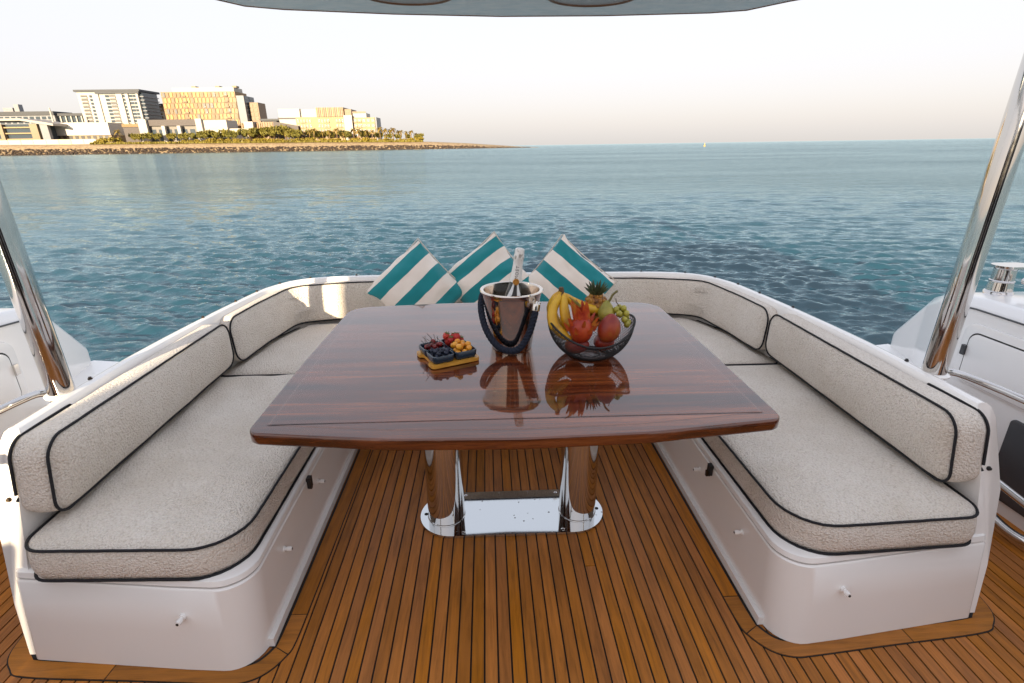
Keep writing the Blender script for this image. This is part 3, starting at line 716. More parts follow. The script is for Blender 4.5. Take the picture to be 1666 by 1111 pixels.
# ------------------------------------------------------------------ cushions
def cushion(name, label, cat, outline, th, mapf, group=None, puff=.02, bulge=.008, seed=0, wr=.004, back_pipe=True, step=.022, tuck=0.0):
    """outline: closed loop in panel coordinates (s,t); mapf(s,t,w) gives the place, w from 0 (rear panel) to th (front panel)"""
    P = resample([Vector((a, b)) for a, b in outline], step); m = len(P)
    A = np.array([tuple(p) for p in P]); c = A.mean(0)
    nxt = np.roll(A, -1, 0); prv = np.roll(A, 1, 0)
    tg = nxt-prv; tg /= np.linalg.norm(tg, axis=1)[:, None]; nn = np.stack([tg[:, 1], -tg[:, 0]], 1)
    area = .5*np.sum(A[:, 0]*nxt[:, 1]-nxt[:, 0]*A[:, 1]); nn *= np.sign(area)
    V, F = [], []
    def ring(pts, ws): V.extend(Vector(mapf(p[0], p[1], w)) for p, w in zip(pts, ws))
    # gusset
    J = 6
    for j in range(J+1):
        f = j/J; b = bulge*math.sin(PI*f) - .004*(1 if j in (0, J) else 0)
        wob = [.0025*noise.noise((a[0]*9+seed, a[1]*9, f*2)) for a in A]
        ring([a+q*(b+o) - q*tuck*(1-f) for a, q, o in zip(A, nn, wob)], [th*f]*m)
    # front panel
    K = 16; d_all = None
    for k in range(1, K+1):
        f = (k/K)**1.0
        pts = A*(1-f)+c*f if k < K else np.repeat(c[None], m, 0)
        # distance to the outline
        d = np.min(np.linalg.norm(pts[:, None]-A[None], axis=2), axis=1)
        ws = [th + puff*(1-math.exp(-dd/.045)) + wr*min(1, dd/.06)*(noise.noise((p[0]*4.5+seed, p[1]*4.5, seed))+.6*noise.noise((p[0]*11+seed, p[1]*7, 3.1))) for p, dd in zip(pts, d)]
        ring(pts, ws)
    rows = J+1+K
    for i in range(rows-1):
        for a in range(m):
            b = (a+1) % m; F.append((i*m+a, i*m+b, (i+1)*m+b, (i+1)*m+a))
    F.append(tuple(range(m))[::-1])
    bm = bmesh.new(); vs = [bm.verts.new(v) for v in V]
    for f in F: bm.faces.new([vs[i] for i in f])
    bmesh.ops.remove_doubles(bm, verts=vs, dist=1e-5)
    o = bm_obj(name, bm, M_FABRIC, None, 'all')
    tag(o, label, cat, group)
    if back_pipe == 'end':                     # rear piping shows only round the near end
        q = [(a, k) for a, k in zip(A, nn) if a[0] < 1.60 and a[1] > .50]
        tube('piping', [Vector(mapf(a[0]+k[0]*(.0015-tuck), a[1]+k[1]*(.0015-tuck), 0)) for a, k in q], .0042, M_PIPING, o, 8)
    for w in ([th, 0] if back_pipe is True else [th]):
        wob = [.0012*noise.noise((a[0]*25+seed, a[1]*25, 8)) for a in A]
        tube('piping', [Vector(mapf(a[0]+q[0]*(.0015+e-tuck*(w == 0)), a[1]+q[1]*(.0015+e-tuck*(w == 0)), w)) for a, q, e in zip(A, nn, wob)], .0042, M_PIPING, o, 8, True)
    return o
# seats
for s, side in ((-1, 'left'), (1, 'right')):
    pts = [(s*1.425, 1.222), (s*.81, 1.198), (s*.80, 2.425), (s*1.43, 2.425)]
    if s < 0: pts = pts[::-1]; rad = [.03, .03, .14, .075]
    else: rad = [.075, .14, .03, .03]
    lab = 'long pale boucle seat cushion with rumpled top below the %s backrest' % side
    lab = ('long creased boucle seat cushion on the left arm of the sofa' if s < 0 else 'long smooth boucle seat cushion on the right arm of the sofa')
    cushion('seat_cushion', lab, 'seat cushion', rounded(pts, rad, 8), .098, lambda a, b, c: (a, b + .12*max(0, c)*(1 if b < 1.5 else 0), .3085+c), 'boucle seat cushions', .026, .006, 3+s, (.017 if s < 0 else .009), True, .02, .004)
pts = [(-1.42, 2.435), (1.42, 2.435), (1.40, 2.85), (1.24, 3.24), (-1.24, 3.24), (-1.40, 2.85)]
cushion('seat_cushion', 'wide boucle seat cushion across the stern behind the table', 'seat cushion', rounded(pts, [.03, .03, .05, .1, .1, .05], 6), .098, lambda a, b, c: (a, b, .3085+c), 'boucle seat cushions', .024, .006, 9, .006, True, .03)
# near backrests: front panel faces the aisle, w runs inboard
for s, side in ((-1, 'left'), (1, 'right')):
    def mp(a, b, c, s=s):
        lean = .10*(b-.46)
        return (s*(1.462-c-.002+lean*-.35) , a + .35*max(0, b-.46)*max(0, 1-(a-1.34)/.5)*.35, b)
    pts = rounded([(1.318, .452), (2.475, .462), (2.455, .682), (1.322, .684)], [.05, .055, .075, .06], 7)
    cushion('back_cushion', 'long boucle backrest cushion with dark piping along the %s side' % ('left' if s < 0 else 'right'), 'back cushion', pts, .108, mp, 'boucle back cushions', .026, .009, 20+s, .003, 'end', .02, .004)
# corner backrests: bend with the coaming
for s, side in ((-1, 'left'), (1, 'right')):
    base = [Vector((x, y, 0)) for x, y in rounded([(1.352, 2.487), (1.325, 2.80), (1.268, 3.152), (.93, 3.240), (.45, 3.262), (.004, 3.268)], [0, .6, .13, .6, 0, 0], 7)]
    cum = [0]
    for a, b in zip(base[:-1], base[1:]): cum.append(cum[-1]+(b-a).length)
    def path(u, base=base, cum=cum):
        for i in range(len(base)-1):
            if u <= cum[i+1] or i == len(base)-2:
                f = (u-cum[i])/(cum[i+1]-cum[i]); p = base[i].lerp(base[i+1], f); t = (base[i+1]-base[i]).normalized()
                return p, Vector((-t.y, t.x, 0)).normalized()
    def mp(a, b, c, s=s):
        p, nn = path(max(0, min(a, cum[-1])))
        p = p + nn*(c-.062) + nn*(.10*(.56-b))
        return (s*p.x, p.y, b)
    pts = rounded([(.0, .448), (cum[-1], .452), (cum[-1], .672), (.012, .674)], [.06, .01, .01, .075], 7)
    cushion('back_cushion', 'boucle backrest cushion bending round the %s corner of the stern%s' % (('left', ', sunlit in part') if s < 0 else ('right', ' in shade')), 'back cushion', pts, .064, mp, 'boucle back cushions', .018, .005, 30+s, .005, True, .02)

# ------------------------------------------------------------------ poles, rails, bulwarks
for s, lab in ((-1, 'polished steel pole standing on the left coaming with golden glints at its foot'), (1, 'polished steel pole standing on the right coaming beside the bulwark')):
    t = thing('hardtop_pole', lab, 'support pole', (s*1.515, 1.655, .692), 'hardtop support poles')
    ax = Vector((s*.045, .012, 1)).normalized(); top = ax*(1.36/ax.z)
    tube('pole_tube', [Vector((0, 0, -.03)), Vector((0, 0, -.03)).lerp(top, .5), top], .0375, M_CHROME, t, 40)
    lathe('base_ring', [(.042, -.004), (.050, -.002), (.051, .003), (.046, .006), (.042, .008)], M_WHITE, t, 40)
for s, lab in ((-1, 'curved steel grab rail outside the left coaming by the pole foot'), (1, 'curved steel grab rail outside the right coaming by the pole foot')):
    pts = smoothpath([(s*1.545, 1.70, .655), (s*1.60, 1.685, .682), (s*1.615, 1.60, .694), (s*1.618, 1.30, .704), (s*1.618, .80, .705), (s*1.612, .62, .70), (s*1.56, .58, .66)], 8)
    o = tube('grab_rail', pts, .0125, M_CHROME, None, 14); tag(o, lab, 'hand rail', 'grab rails')
def bulwark(s):
    t = thing('bulwark', ('white side bulwark with a slanted end and hatch on the right beyond the pole' if s > 0 else 'white side bulwark with a slanted end on the left beyond the pole'), 'bulwark', (0, 0, 0), 'side bulwarks')
    secs = [(-1.0, [(2.06, -.02), (2.06, .795), (2.10, .835), (2.52, .835), (2.52, -.6)]),
            (2.10, [(2.06, -.02), (2.06, .795), (2.10, .835), (2.52, .835), (2.52, -.6)]),
            (2.30, [(2.075, .05), (2.075, .775), (2.115, .812), (2.52, .812), (2.52, -.6)]),
            (2.47, [(2.16, .30), (2.16, .700), (2.20, .745), (2.52, .745), (2.52, -.6)]),
            (2.68, [(2.20, .395), (2.20, .475), (2.23, .50), (2.5, .50), (2.5, -.6)]),
            (2.71, [(2.24, .40), (2.24, .455), (2.26, .47), (2.47, .47), (2.47, -.5)])]
    bm = bmesh.new(); rows = [[bm.verts.new((s*x, y, z)) for x, z in ps] for y, ps in secs]
    for a, b in zip(rows[:-1], rows[1:]):
        for i in range(5): bm.faces.new((a[i], a[(i+1) % 5], b[(i+1) % 5], b[i]))
    bm.faces.new(rows[0]); bm.faces.new(rows[-1])
    bmesh.ops.recalc_face_normals(bm, faces=bm.faces)
    bevel(bm, .022, 3, 12)
    bm_obj('bulwark_wall', bm, M_WHITE2, t, True)
    # cap seam
    tube('cap_seam', [(s*2.0575, -.9, .79), (s*2.0575, 2.10, .79), (s*2.072, 2.28, .772)], .004, M_GREYPANEL, t, 6)
    # corner ledge at deck edge
    bm = bmesh.new(); prism(bm, [(s*x, y) for x, y in ((1.40, 2.0), (2.1, 2.2), (2.3, 2.5), (2.22, 2.72), (1.9, 2.66), (1.44, 2.9))], .30, .392); bevel(bm, .012, 2)
    bm_obj('corner_ledge', bm, M_WHITE2, t, True)
    # hatch: raised frame, gap, panel
    X = s*2.06
    def plate(nm, y0, y1, z0, z1, r, d0, d1, mt):
        o = rounded([(y0, z0), (y1, z0), (y1, z1), (y0, z1)], r, 6)
        bm = bmesh.new(); lo = [bm.verts.new((X-s*d0, a, b)) for a, b in o]; hi = [bm.verts.new((X-s*d1, a, b)) for a, b in o]; k = len(o)
        bm.faces.new(lo); bm.faces.new(hi)
        for i in range(k): bm.faces.new((lo[i], lo[(i+1) % k], hi[(i+1) % k], hi[i]))
        bmesh.ops.recalc_face_normals(bm, faces=bm.faces)
        bevel(bm, .006, 2, 60)
        return bm_obj(nm, bm, mt, t, True)
    plate('hatch_frame', .95, 2.12, .46, .735, .06, -.005, .010, M_WHITE2)
    plate('hatch_gap', .99, 2.085, .47, .698, .045, .004, .0125, M_DARKGAP)
    hp = plate('hatch_panel', .997, 2.078, .472, .692, .042, .006, .017, M_WHITE2)
    bm = bmesh.new(); add_box(bm, (min(X-s*.012, X-s*.026), 2.074, .585), (max(X-s*.012, X-s*.026), 2.094, .63)); bevel(bm, .003, 1); bm_obj('hinge', bm, M_CHROME if s < 0 else M_GREYPANEL, hp, True)
    plate('dark_panel', -.2, 1.80, .06, .415, .02, -.005, .012, M_GREYPANEL)
    return t
bulwark(1); bulwark(-1)
# mooring winch and cleat on the right bulwark
t = thing('winch', 'polished mooring winch with a flat disc top on the right bulwark', 'winch', (2.30, 2.26, .822))
lathe('drum', [(.058, -.01), (.056, .004), (.05, .01), (.046, .05), (.0475, .052), (.0475, .056), (.044, .060), (.042, .11), (.05, .118)], M_CHROME, t, 36)
bm = bmesh.new(); prism(bm, rounded([(-.055, -.055), (.135, -.05), (.135, .05), (-.055, .055)], .05, 8), .118, .128); bevel(bm, .003, 2); bm_obj('disc_top', bm, M_CHROME, t, True)
t = thing('cleat', 'low polished mooring cleat beside the winch', 'cleat', (2.33, 2.03, .833))
tube('horn', smoothpath([(-.01, -.15, .062), (0, -.06, .055), (0, .06, .055), (-.01, .15, .062)], 6), .016, M_CHROME, t, 12)
for y in (-.045, .045): tube('post', [(0, y, -.01), (0, y, .05)], .013, M_CHROME, t, 12)
t = thing('step_rail', 'pair of bent steel tubes low beside the dark bulwark panel', 'hand rail', (1.90, 1.4, 0))
tube('upper_tube', smoothpath([(-.02, .45, .27), (-.02, .2, .235), (-.02, -.1, .205), (-.02, -.7, .16)], 6), .016, M_CHROME, t, 14)
tube('lower_tube', smoothpath([(.0, .36, .14), (.01, .26, .085), (.035, .15, .045), (.10, .03, .04), (.14, -.2, .04)], 6), .019, M_CHROME, t, 14)
tube('joining_bar', [(-.02, .33, .25), (.0, .36, .14)], .012, M_CHROME, t, 10)

# ------------------------------------------------------------------ striped pillows
def stripe_mat(name, flip):
    m = mat(name, (.8, .7, .6), .9); n = N(m); v = n.coord()
    sep = n.n('SeparateXYZ'); n.t.links.new(v, sep.inputs[0])
    a = n.math('ADD', n.math('MULTIPLY_ADD', n.noise(v, 7, 2), .014, sep.outputs[0]), .21-.018-.007)
    if flip: a = n.math('SUBTRACT', .21-.018, sep.outputs[0])
    st = n.math('LESS_THAN', n.math('FRACT', n.math('DIVIDE', a, .158)), .5)
    st = n.math('MULTIPLY', st, n.math('GREATER_THAN', a, 0))
    weave = n.noise(v, 300, 2); big = n.noise(v, 14, 3)
    teal = n.mix(big, (.005, .20, .225), (.010, .255, .275)); cream = n.mix(big, (.80, .70, .60), (.89, .81, .72))
    n.out(Base_Color=n.mix(st, cream, teal), Normal=n.bump(weave, .25, .002, n.bump(n.noise(v, 16, 3), .3, .008)), Sheen_Weight=.2)
    return m
M_STRIPE = stripe_mat('striped_canvas', False)
def edge_(u, v): return max(abs(u), abs(v))
def pillow(label, loc, ang, tilt, yaw, seed):
    """local x runs across the stripes, y along them, z out of the face"""
    nN = 34; V, F = [], []; a = .218
    for side in (1, -1):
        for i in range(nN+1):
            for j in range(nN+1):
                u, v = -1+2*i/nN, -1+2*j/nN
                u, v = math.sin(u*PI/2), math.sin(v*PI/2)
                x = a*u*(1-.06*(1-v*v)); y = a*v*(1-.06*(1-u*u))
                h = .098*(max(0, (1-u*u)*(1-v*v)))**.60 + .004*math.sin(9*math.atan2(v, u))*(edge_(u, v)**3)*(1-edge_(u, v)**8)
                edge = max(abs(u), abs(v))
                wr = .022*noise.noise((u*2.2+seed, v*2.2, side))*(1-edge**6) + .011*noise.noise((u*5+seed, v*1.7, side+4))*(1-edge**8)
                bend = .024*noise.noise((u*1.6, v*1.6, seed+3.7)); V.append((x+bend+.005*noise.noise((v*3, seed, 1)), y-bend*.6+.005*noise.noise((u*3, seed, 7)), side*(h+wr)))
    b = (nN+1)**2
    for i in range(nN):
        for j in range(nN):
            p = i*(nN+1)+j; q = (p, p+nN+1, p+nN+2, p+1); F.append(q); F.append(tuple(b+k for k in q[::-1]))
    bm = bmesh.new(); vs = [bm.verts.new(v) for v in V]
    for f in F: bm.faces.new([vs[i] for i in f])
    bmesh.ops.remove_doubles(bm, verts=vs, dist=.0016)
    o = bm_obj('striped_pillow', bm, M_STRIPE, None, 'all')
    ed = []
    for k in range(4):
        for j in range(16):
            tt = -1+2*j/16; u, v = [(tt, -1), (1, tt), (-tt, 1), (-1, -tt)][k]
            ed.append((a*u*(1-.06*(1-v*v))*1.003, a*v*(1-.06*(1-u*u))*1.003, 0))
    tube('seam_piping', ed, .0032, stripe_piping, o, 6, True)
    # face normal starts along -Y (towards the table); rotate in plane, tilt the top aft, then yaw
    R = Matrix.Rotation(yaw, 4, 'Z') @ Matrix.Rotation(-tilt, 4, 'X') @ Matrix.Rotation(PI/2, 4, 'X') @ Matrix.Rotation(ang, 4, 'Z')
    o.matrix_world = Matrix.Translation(loc) @ R
    return tag(o, label, 'pillow', 'striped pillows')
stripe_piping = mat('cream_piping', (.66, .57, .48), .9)
# in-plane angle: direction across the stripes measured from +X towards up
pillow('teal and cream striped pillow leaning left of the steel bucket, in front of its neighbour', (-.497, 3.05, .668), math.radians(-50), math.radians(20), math.radians(13), 1)
pillow('teal and cream striped pillow in the middle, partly hidden by the bottle and bucket', (-.075, 3.13, .690), math.radians(-50), math.radians(17), math.radians(-6), 5)
pillow('teal and cream striped pillow leaning behind the fruit bowl, stripes falling to the right', (.385, 3.06, .680), math.radians(-128), math.radians(18), math.radians(-13), 9)

# ------------------------------------------------------------------ table
def table():
    t = thing('dining_table', 'glossy dark wood dining table on two steel columns', 'table', (0, 1.83, 0))
    L = lambda y: y-1.83
    half = [(.0, 1.205), (.35, 1.218), (.748, 1.272), (.754, 1.80), (.745, 2.462), (.33, 2.510), (0, 2.522)]
    ring = [(x, L(y)) for x, y in half] + [(-x, L(y)) for x, y in half[::-1][1:-1]]
    rad = [0, .6, .042, 0, .11, .6, 0, .6, .11, 0, .042, .6]
    def outl(ins):
        P = rounded(ring, rad, 9); P = [Vector(p) for p in P]; out = []
        for i, p in enumerate(P):
            a = P[i-1]; b = P[(i+1) % len(P)]; tg = (b-a).normalized(); out.append((p.x-tg.y*ins, p.y+tg.x*ins))
        return out
    bm = bmesh.new(); rows = []
    for ins, z in ((.02, .702), (.004, .7035), (.0, .709), (.0, .733), (.0012, .7366), (.0042, .7395), (.0065, .7396), (.03, .7396)):
        rows.append([bm.verts.new((x, y, z)) for x, y in outl(ins)])
    m = len(rows[0])
    for a, b in zip(rows[:-1], rows[1:]):
        for i in range(m): bm.faces.new((a[i], a[(i+1) % m], b[(i+1) % m], b[i]))
    bm.faces.new(rows[-1]); bm.faces.new(rows[0][::-1])
    bm_obj('table_edge', bm, M_TABLE2, t, True)
    bm = bmesh.new(); prism(bm, outl(.046), .7385, .7399); bm_obj('inlay_line', bm, mat('pale_inlay', (.15, .05, .02), .25, Coat_Weight=1.0, Coat_Roughness=.03), t)
    bm = bmesh.new(); prism(bm, outl(.0495), .7386, .7402); bm_obj('top_panel', bm, M_TABLE, t)
    for s in (-1, 1):
        lathe('pedestal', [(.0785, .012), (.079, .014), (.0785, .017), (.0765, .0185), (.0765, .69), (.080, .692), (.080, .704)], M_CHROME, t, 64, (s*.276, -.005, 0))
    st = [(x + (.245 if x > 0 else -.245), y) for x, y in [(.14*math.cos(2*PI*k/48), .14*math.sin(2*PI*k/48)) for k in range(48)]]
    st = sorted(st, key=lambda p: 0) 
    stad = [(.245+.14*math.cos(a), .14*math.sin(a)) for a in np.linspace(-PI/2, PI/2, 25)] + [(-.245+.14*math.cos(a), .14*math.sin(a)) for a in np.linspace(PI/2, 1.5*PI, 25)]
    bm = bmesh.new(); prism(bm, [(x, y) for x, y in stad], .0025, .0135); bevel(bm, .003, 2, 50)
    mp = mat('spotted_steel', (.62, .64, .64), .04, 1); n = N(mp); v = n.coord()
    sp = n.n('TexVoronoi', feature='F1'); n.t.links.new(v, sp.inputs['Vector']); sp.inputs['Scale'].default_value = 36
    spot = n.math('MULTIPLY', n.math('LESS_THAN', sp.outputs['Distance'], n.math('MULTIPLY', n.noise(v, 22, 3), .27)), n.math('GREATER_THAN', n.noise(v, 9, 2), .54))
    n.out(Base_Color=n.mix(n.math('MULTIPLY', spot, .6), (.62, .64, .64), (.16, .14, .12)), Roughness=n.math('MULTIPLY_ADD', spot, .3, .04))
    bm_obj('base_plate', bm, mp, t, True)
    for x, y in ((-.362, .0), (.362, .0), (-.20, .122), (.20, .122), (-.2, -.122), (.2, -.122)):
        V, F = lathe_geo([(.008, .0135), (.008, .0145), (.003, .0155), (0, .0155)], 12, (x, y, 0)); mesh('bolt', V, F, M_RUBBER if abs(x) > .3 else M_CHROME, t, True)
table()
TZ = .7402

# ------------------------------------------------------------------ champagne bucket and bottle
bx, by = .004, 1.89
t = thing('wine_bucket', 'polished steel wine bucket with a navy rope handle at the table centre', 'ice bucket', (bx, by, TZ))
lathe('bucket_body', [(.068, .0), (.0755, .001), (.0775, .005), (.078, .012), (.1085, .205), (.1125, .218), (.1165, .222), (.1185, .2265), (.1165, .230), (.110, .2305), (.1045, .228), (.1025, .22), (.074, .014), (0, .012)], M_BUCKET, t, 80)
M_ROPE = mat('navy_rope', (.006, .010, .024), .9); n = N(M_ROPE); n.out(Normal=n.bump(n.noise(n.coord(), 400, 2), .5, .002), Base_Color=n.mix(n.noise(n.coord(), 160, 3), (.003, .005, .012), (.012, .019, .040)))
rp = smoothpath([(x-bx, y-by, z-TZ) for x, y, z in ((.086, 1.80, .915), (.080, 1.792, .885), (.060, 1.783, .825), (.025, 1.780, .772), (-.02, 1.786, .764), (-.060, 1.804, .784), (-.093, 1.840, .828), (-.110, 1.885, .885), (-.108, 1.935, .925), (-.095, 1.965, .940))], 14)
parts = []
for k in range(3):
    q = []; nrm = Vector((0, 0, 1)); L = 0
    for i, p in enumerate(rp):
        tg = (rp[min(i+1, len(rp)-1)]-rp[max(i-1, 0)]).normalized()
        if i: L += (p-rp[i-1]).length
        nrm = (nrm-tg*nrm.dot(tg)).normalized() if nrm.cross(tg).length > .05 else Vector((1, 0, 0)); b = tg.cross(nrm)
        a = L/.042*2*PI + k*2*PI/3
        q.append(p + nrm*(.0062*math.cos(a)) + b*(.0062*math.sin(a)))
    parts.append(tube_geo(q, .0073, 8))
V, F = join(parts); mesh('rope_handle', V, F, M_ROPE, t, 'all')
for a, nm in ((-42, 0), (139, 1)):
    r = .1075; p = Vector((r*math.cos(math.radians(a)), r*math.sin(math.radians(a)), .192)); d = Vector((p.x, p.y, 0)).normalized(); sd = Vector((-d.y, d.x, 0))
    g = [tube_geo([p-d*.004, p+d*.003], .010, 16), tube_geo([p, p+d*.013], .0045, 10), tube_geo([p+d*.011-sd*.013, p+d*.011+sd*.013], .0042, 10)]
    g += [ellipsoid_geo(p+d*.011+sd*(.014*e), .006, .006, .006, 10, 6) for e in (-1, 1)]
    g.append(tube_geo([p+d*.012+Vector((0, 0, -.012))+.011*(sd*math.cos(x)+Vector((0, 0, math.sin(x)))) for x in np.linspace(0, 2*PI, 20)[:-1]], .0024, 8, True))
    V, F = join(g); b = mesh('bracket', V, F, M_CHROME, t, True)
    e = rp[0] if nm == 0 else rp[-1]; e2 = rp[7] if nm == 0 else rp[-8]
    up = (e-e2).normalized()
    f = tube_geo([e-up*.006, e-up*.004, e+up*.018, e+up*.022, e+up*.03], [.0150, .0158, .0158, .012, .004], 20); mesh('ferrule', *f, M_CHROME, b, True)

def bottle():
    top = Vector((.038, 1.93, 1.112)); ax = Vector((.135, .02, 1)).normalized()
    t = bpy.data.objects.new('wine_bottle', None); link(t); tag(t, 'sparkling wine bottle with a white foil neck standing in the steel bucket', 'bottle')
    # local frame: z up the neck, origin at the mouth; y faces aft
    t.matrix_world = Matrix.Translation(top) @ ax.to_track_quat('Z', 'Y').to_matrix().to_4x4() @ Matrix.Rotation(0, 4, 'Z')
    zz = ax; xx = Vector((1, 0, 0)); xx = (xx-zz*xx.dot(zz)).normalized(); yy = zz.cross(xx)
    t.matrix_world = Matrix(((xx.x, yy.x, zz.x, top.x), (xx.y, yy.y, zz.y, top.y), (xx.z, yy.z, zz.z, top.z), (0, 0, 0, 1)))
    gl = mat('dark_bottle_glass', (.010, .014, .008), .06, Coat_Weight=.5)
    lathe('bottle_glass', [(.0215, -.125), (.026, -.15), (.036, -.185), (.0425, -.22), (.044, -.25), (.044, -.335), (.040, -.345), (0, -.345)][::-1], gl, t, 40)
    fm = mat('crinkled_foil', (.74, .73, .70), .38, .35); n = N(fm); v = n.coord()
    n.out(Normal=n.bump(n.noise(v, 170, 3), .5, .004), Base_Color=n.mix(n.math('MULTIPLY', n.math('GREATER_THAN', n.noise(n.coord('Object', (1, 1, .55)), 120, 2), .56), n.math('GREATER_THAN', n.n('SeparateXYZ', Vector=v).outputs[2], -.042)), (.78, .77, .74), (.36, .34, .30)))
    lathe('foil', [(0, .002), (.012, .0015), (.0168, -.002), (.0180, -.010), (.0185, -.022), (.0195, -.030), (.0198, -.036), (.0182, -.042), (.0184, -.06), (.0200, -.09), (.0222, -.116), (.0226, -.126)][::-1], fm, t, 40)
    # black ribbon collar, white sashes and round gold seal
    rb = mat('white_sash', (.80, .80, .78), .5); kb = mat('black_ribbon', (.012, .010, .010), .4); gd = mat('gold_seal', (.65, .30, .06), .35, .6)
    for s in (-1, 1):
        def band(w, off, m, nm, d):
            V, F = [], []
            k = 9
            for i in range(k):
                f = i/(k-1); z = -.118-.085*f; r = float(np.interp(-z, [.116, .126, .15, .185, .22], [.0226, .0228, .0268, .0368, .0432]))+d
                an = -PI/2 + s*(off*.10+f*(.85+off))
                for e in (-1, 1):
                    V.append((r*math.cos(an+e*w/r/2), r*math.sin(an+e*w/r/2), z))
                    V.append(((r-.001)*math.cos(an+e*w/r/2), (r-.001)*math.sin(an+e*w/r/2), z))
            for i in range(k-1):
                o = i*4; F += [(o, o+2, o+6, o+4), (o+1, o+5, o+7, o+3), (o, o+4, o+5, o+1), (o+2, o+3, o+7, o+6)]
            mesh(nm, V, F, m, t, True)
        band(.016, .0, rb, 'sash', .0012); band(.010, -.55, kb, 'ribbon', .0022)
    V, F = [], []
    sd = tube_geo([(0, -.0235, -.122), (0, -.0285, -.122)], [.0125, .0115], 24); sl_ = mesh('seal', *sd, gd, t, True)
    V, F = tube_geo([(.0085*math.cos(a), -.0288, -.122+.0085*math.sin(a)) for a in np.linspace(0, 2*PI, 25)[:-1]], .0008, 6, True); mesh('seal_ring', V, F, mat('dark_gold', (.25, .10, .02), .4, .6), sl_, True)
    cu = bpy.data.curves.new('lettering', 'FONT'); cu.body = 'MOËT'; cu.size = .0165; cu.space_character = 1.25; cu.align_x = 'LEFT'; cu.align_y = 'CENTER'; cu.resolution_u = 3; cu.extrude = .0002
    tmp = bpy.data.objects.new('lettering_source', cu); C.objects.link(tmp)
    dg = bpy.context.evaluated_depsgraph_get(); me = bpy.data.meshes.new_from_object(tmp.evaluated_get(dg)); bpy.data.objects.remove(tmp)
    for v in me.vertices:                       # text runs up the neck, wrapped round the foil
        x, y, z = v.co; zz = -.113+x; r = float(np.interp(-zz, [.04, .06, .09, .116], [.0184, .0184, .0200, .0222]))+.0004+z
        an = -PI/2 + y/-.02*1.0
        v.co = (r*math.cos(an), r*math.sin(an), zz)
    me.name = 'lettering'; finish('lettering', me, mat('lettering_ink', (.02, .018, .015), .5), t)
bottle()

# ------------------------------------------------------------------ fruit bowl
fx, fy = .287, 1.79
M_WIRE = mat('black_wire', (.006, .006, .007), .6)
t = thing('fruit_bowl', 'black wire mesh bowl heaped with fruit on the table', 'fruit bowl', (fx, fy, TZ))
def rimz(ph): return .082 + .062*abs(math.cos(ph))**2.2
def bowlp(ph, f):
    zt = rimz(ph); r = .068 + (.156-.068)*(1-(1-f)**1.9)**.75*(1 if True else 0)
    r = .068 + .088*math.sin(f*PI/2*(.55+.45*zt/.144))**.85 if f > 0 else .068
    return Vector((r*math.cos(ph), r*math.sin(ph), .006+(zt-.006)*f**1.35))
NA, NT = 60, 20
V, F = [], []
for j in range(NT+1):
    for i in range(NA): V.append(bowlp(2*PI*(i+.5*(j % 2))/NA, j/NT))
idx = lambda j, i: j*NA+i % NA
for j in range(NT-1):
    for i in range(NA):
        if j % 2 == 0: F.append((idx(j, i), idx(j+1, i), idx(j+2, i), idx(j+1, i-1)))
        else: F.append((idx(j, i), idx(j+1, i+1), idx(j+2, i), idx(j+1, i)))
o = mesh('wire_mesh', V, F, M_WIRE, t); o['kind'] = 'stuff'
md = o.modifiers.new('wire', 'WIREFRAME'); md.thickness = .0025; md.use_replace = True; md.use_even_offset = False
tube('rim_wire', [bowlp(2*PI*k/96, 1) for k in range(96)], .0038, M_WIRE, t, 10, True)
tube('foot_ring', [(.068*math.cos(2*PI*k/48), .068*math.sin(2*PI*k/48), .0045) for k in range(48)], .0045, M_WIRE, t, 8, True)
tube('bottom_ring', [(.04*math.cos(2*PI*k/48), .04*math.sin(2*PI*k/48), .005) for k in range(48)], .002, M_WIRE, t, 6, True)

def fruit_mat(name, stops, scale=9, rough=.35, vert=0, bump=.1):
    m = mat(name, stops[0][1], rough); n = N(m); v = n.coord()
    f = n.noise(v, scale, 4)
    if vert:
        z = n.n('SeparateXYZ', Vector=v).outputs[2]; f = n.math('ADD', n.math('MULTIPLY', f, .8), n.math('MULTIPLY', z, vert))
    n.out(Base_Color=n.ramp(f, stops), Normal=n.bump(n.noise(v, 140, 2), bump, .003), Subsurface_Weight=.08, Subsurface_Radius=(.006, .003, .001))
    return m
M_BANANA = fruit_mat('banana_peel', [(.30, (.34, .16, .008)), (.42, (.58, .31, .010)), (.7, (.68, .42, .025))], 12, .4)
M_STEMB = mat('brown_stem', (.10, .055, .02), .8)
t = thing('banana_bunch', 'bunch of yellow bananas at the left of the fruit bowl', 'bananas', (.175, 1.80, .96))
for pts in (((.0, .0, .018), (-.008, -.004, .0), (-.030, -.022, -.045), (-.026, -.045, -.090), (.01, -.06, -.125), (.035, -.066, -.14)),
            ((.003, .002, .018), (.01, .0, .0), (.012, -.02, -.045), (.022, -.035, -.085), (.05, -.045, -.115), (.07, -.045, -.125)),
            ((.006, .006, .018), (.018, .008, .0), (.055, .018, -.028), (.10, .026, -.052), (.145, .03, -.062), (.165, .03, -.06)),
            ((.0, .01, .018), (-.012, .015, .0), (-.028, .03, -.05), (-.01, .04, -.1), (.03, .04, -.13), (.05, .04, -.135))):
    P = smoothpath(pts, 7); n_ = len(P)
    rr = [float(np.interp(i/(n_-1), [0, .10, .22, .45, .75, .93, 1], [.0065, .0065, .0145, .0195, .0185, .010, .004])) for i in range(n_)]
    b = mesh('banana', *tube_geo(P, rr, 7), M_BANANA, t, 'all')
    mesh('banana_tip', *tube_geo(P[-2:], [.0045, .0035], 7), M_STEMB, b, True)
mesh('stem', *tube_geo([(.003, .005, .004), (.003, .005, .022), (.002, .005, .034)], [.012, .010, .0085], 9), M_STEMB, t, True)

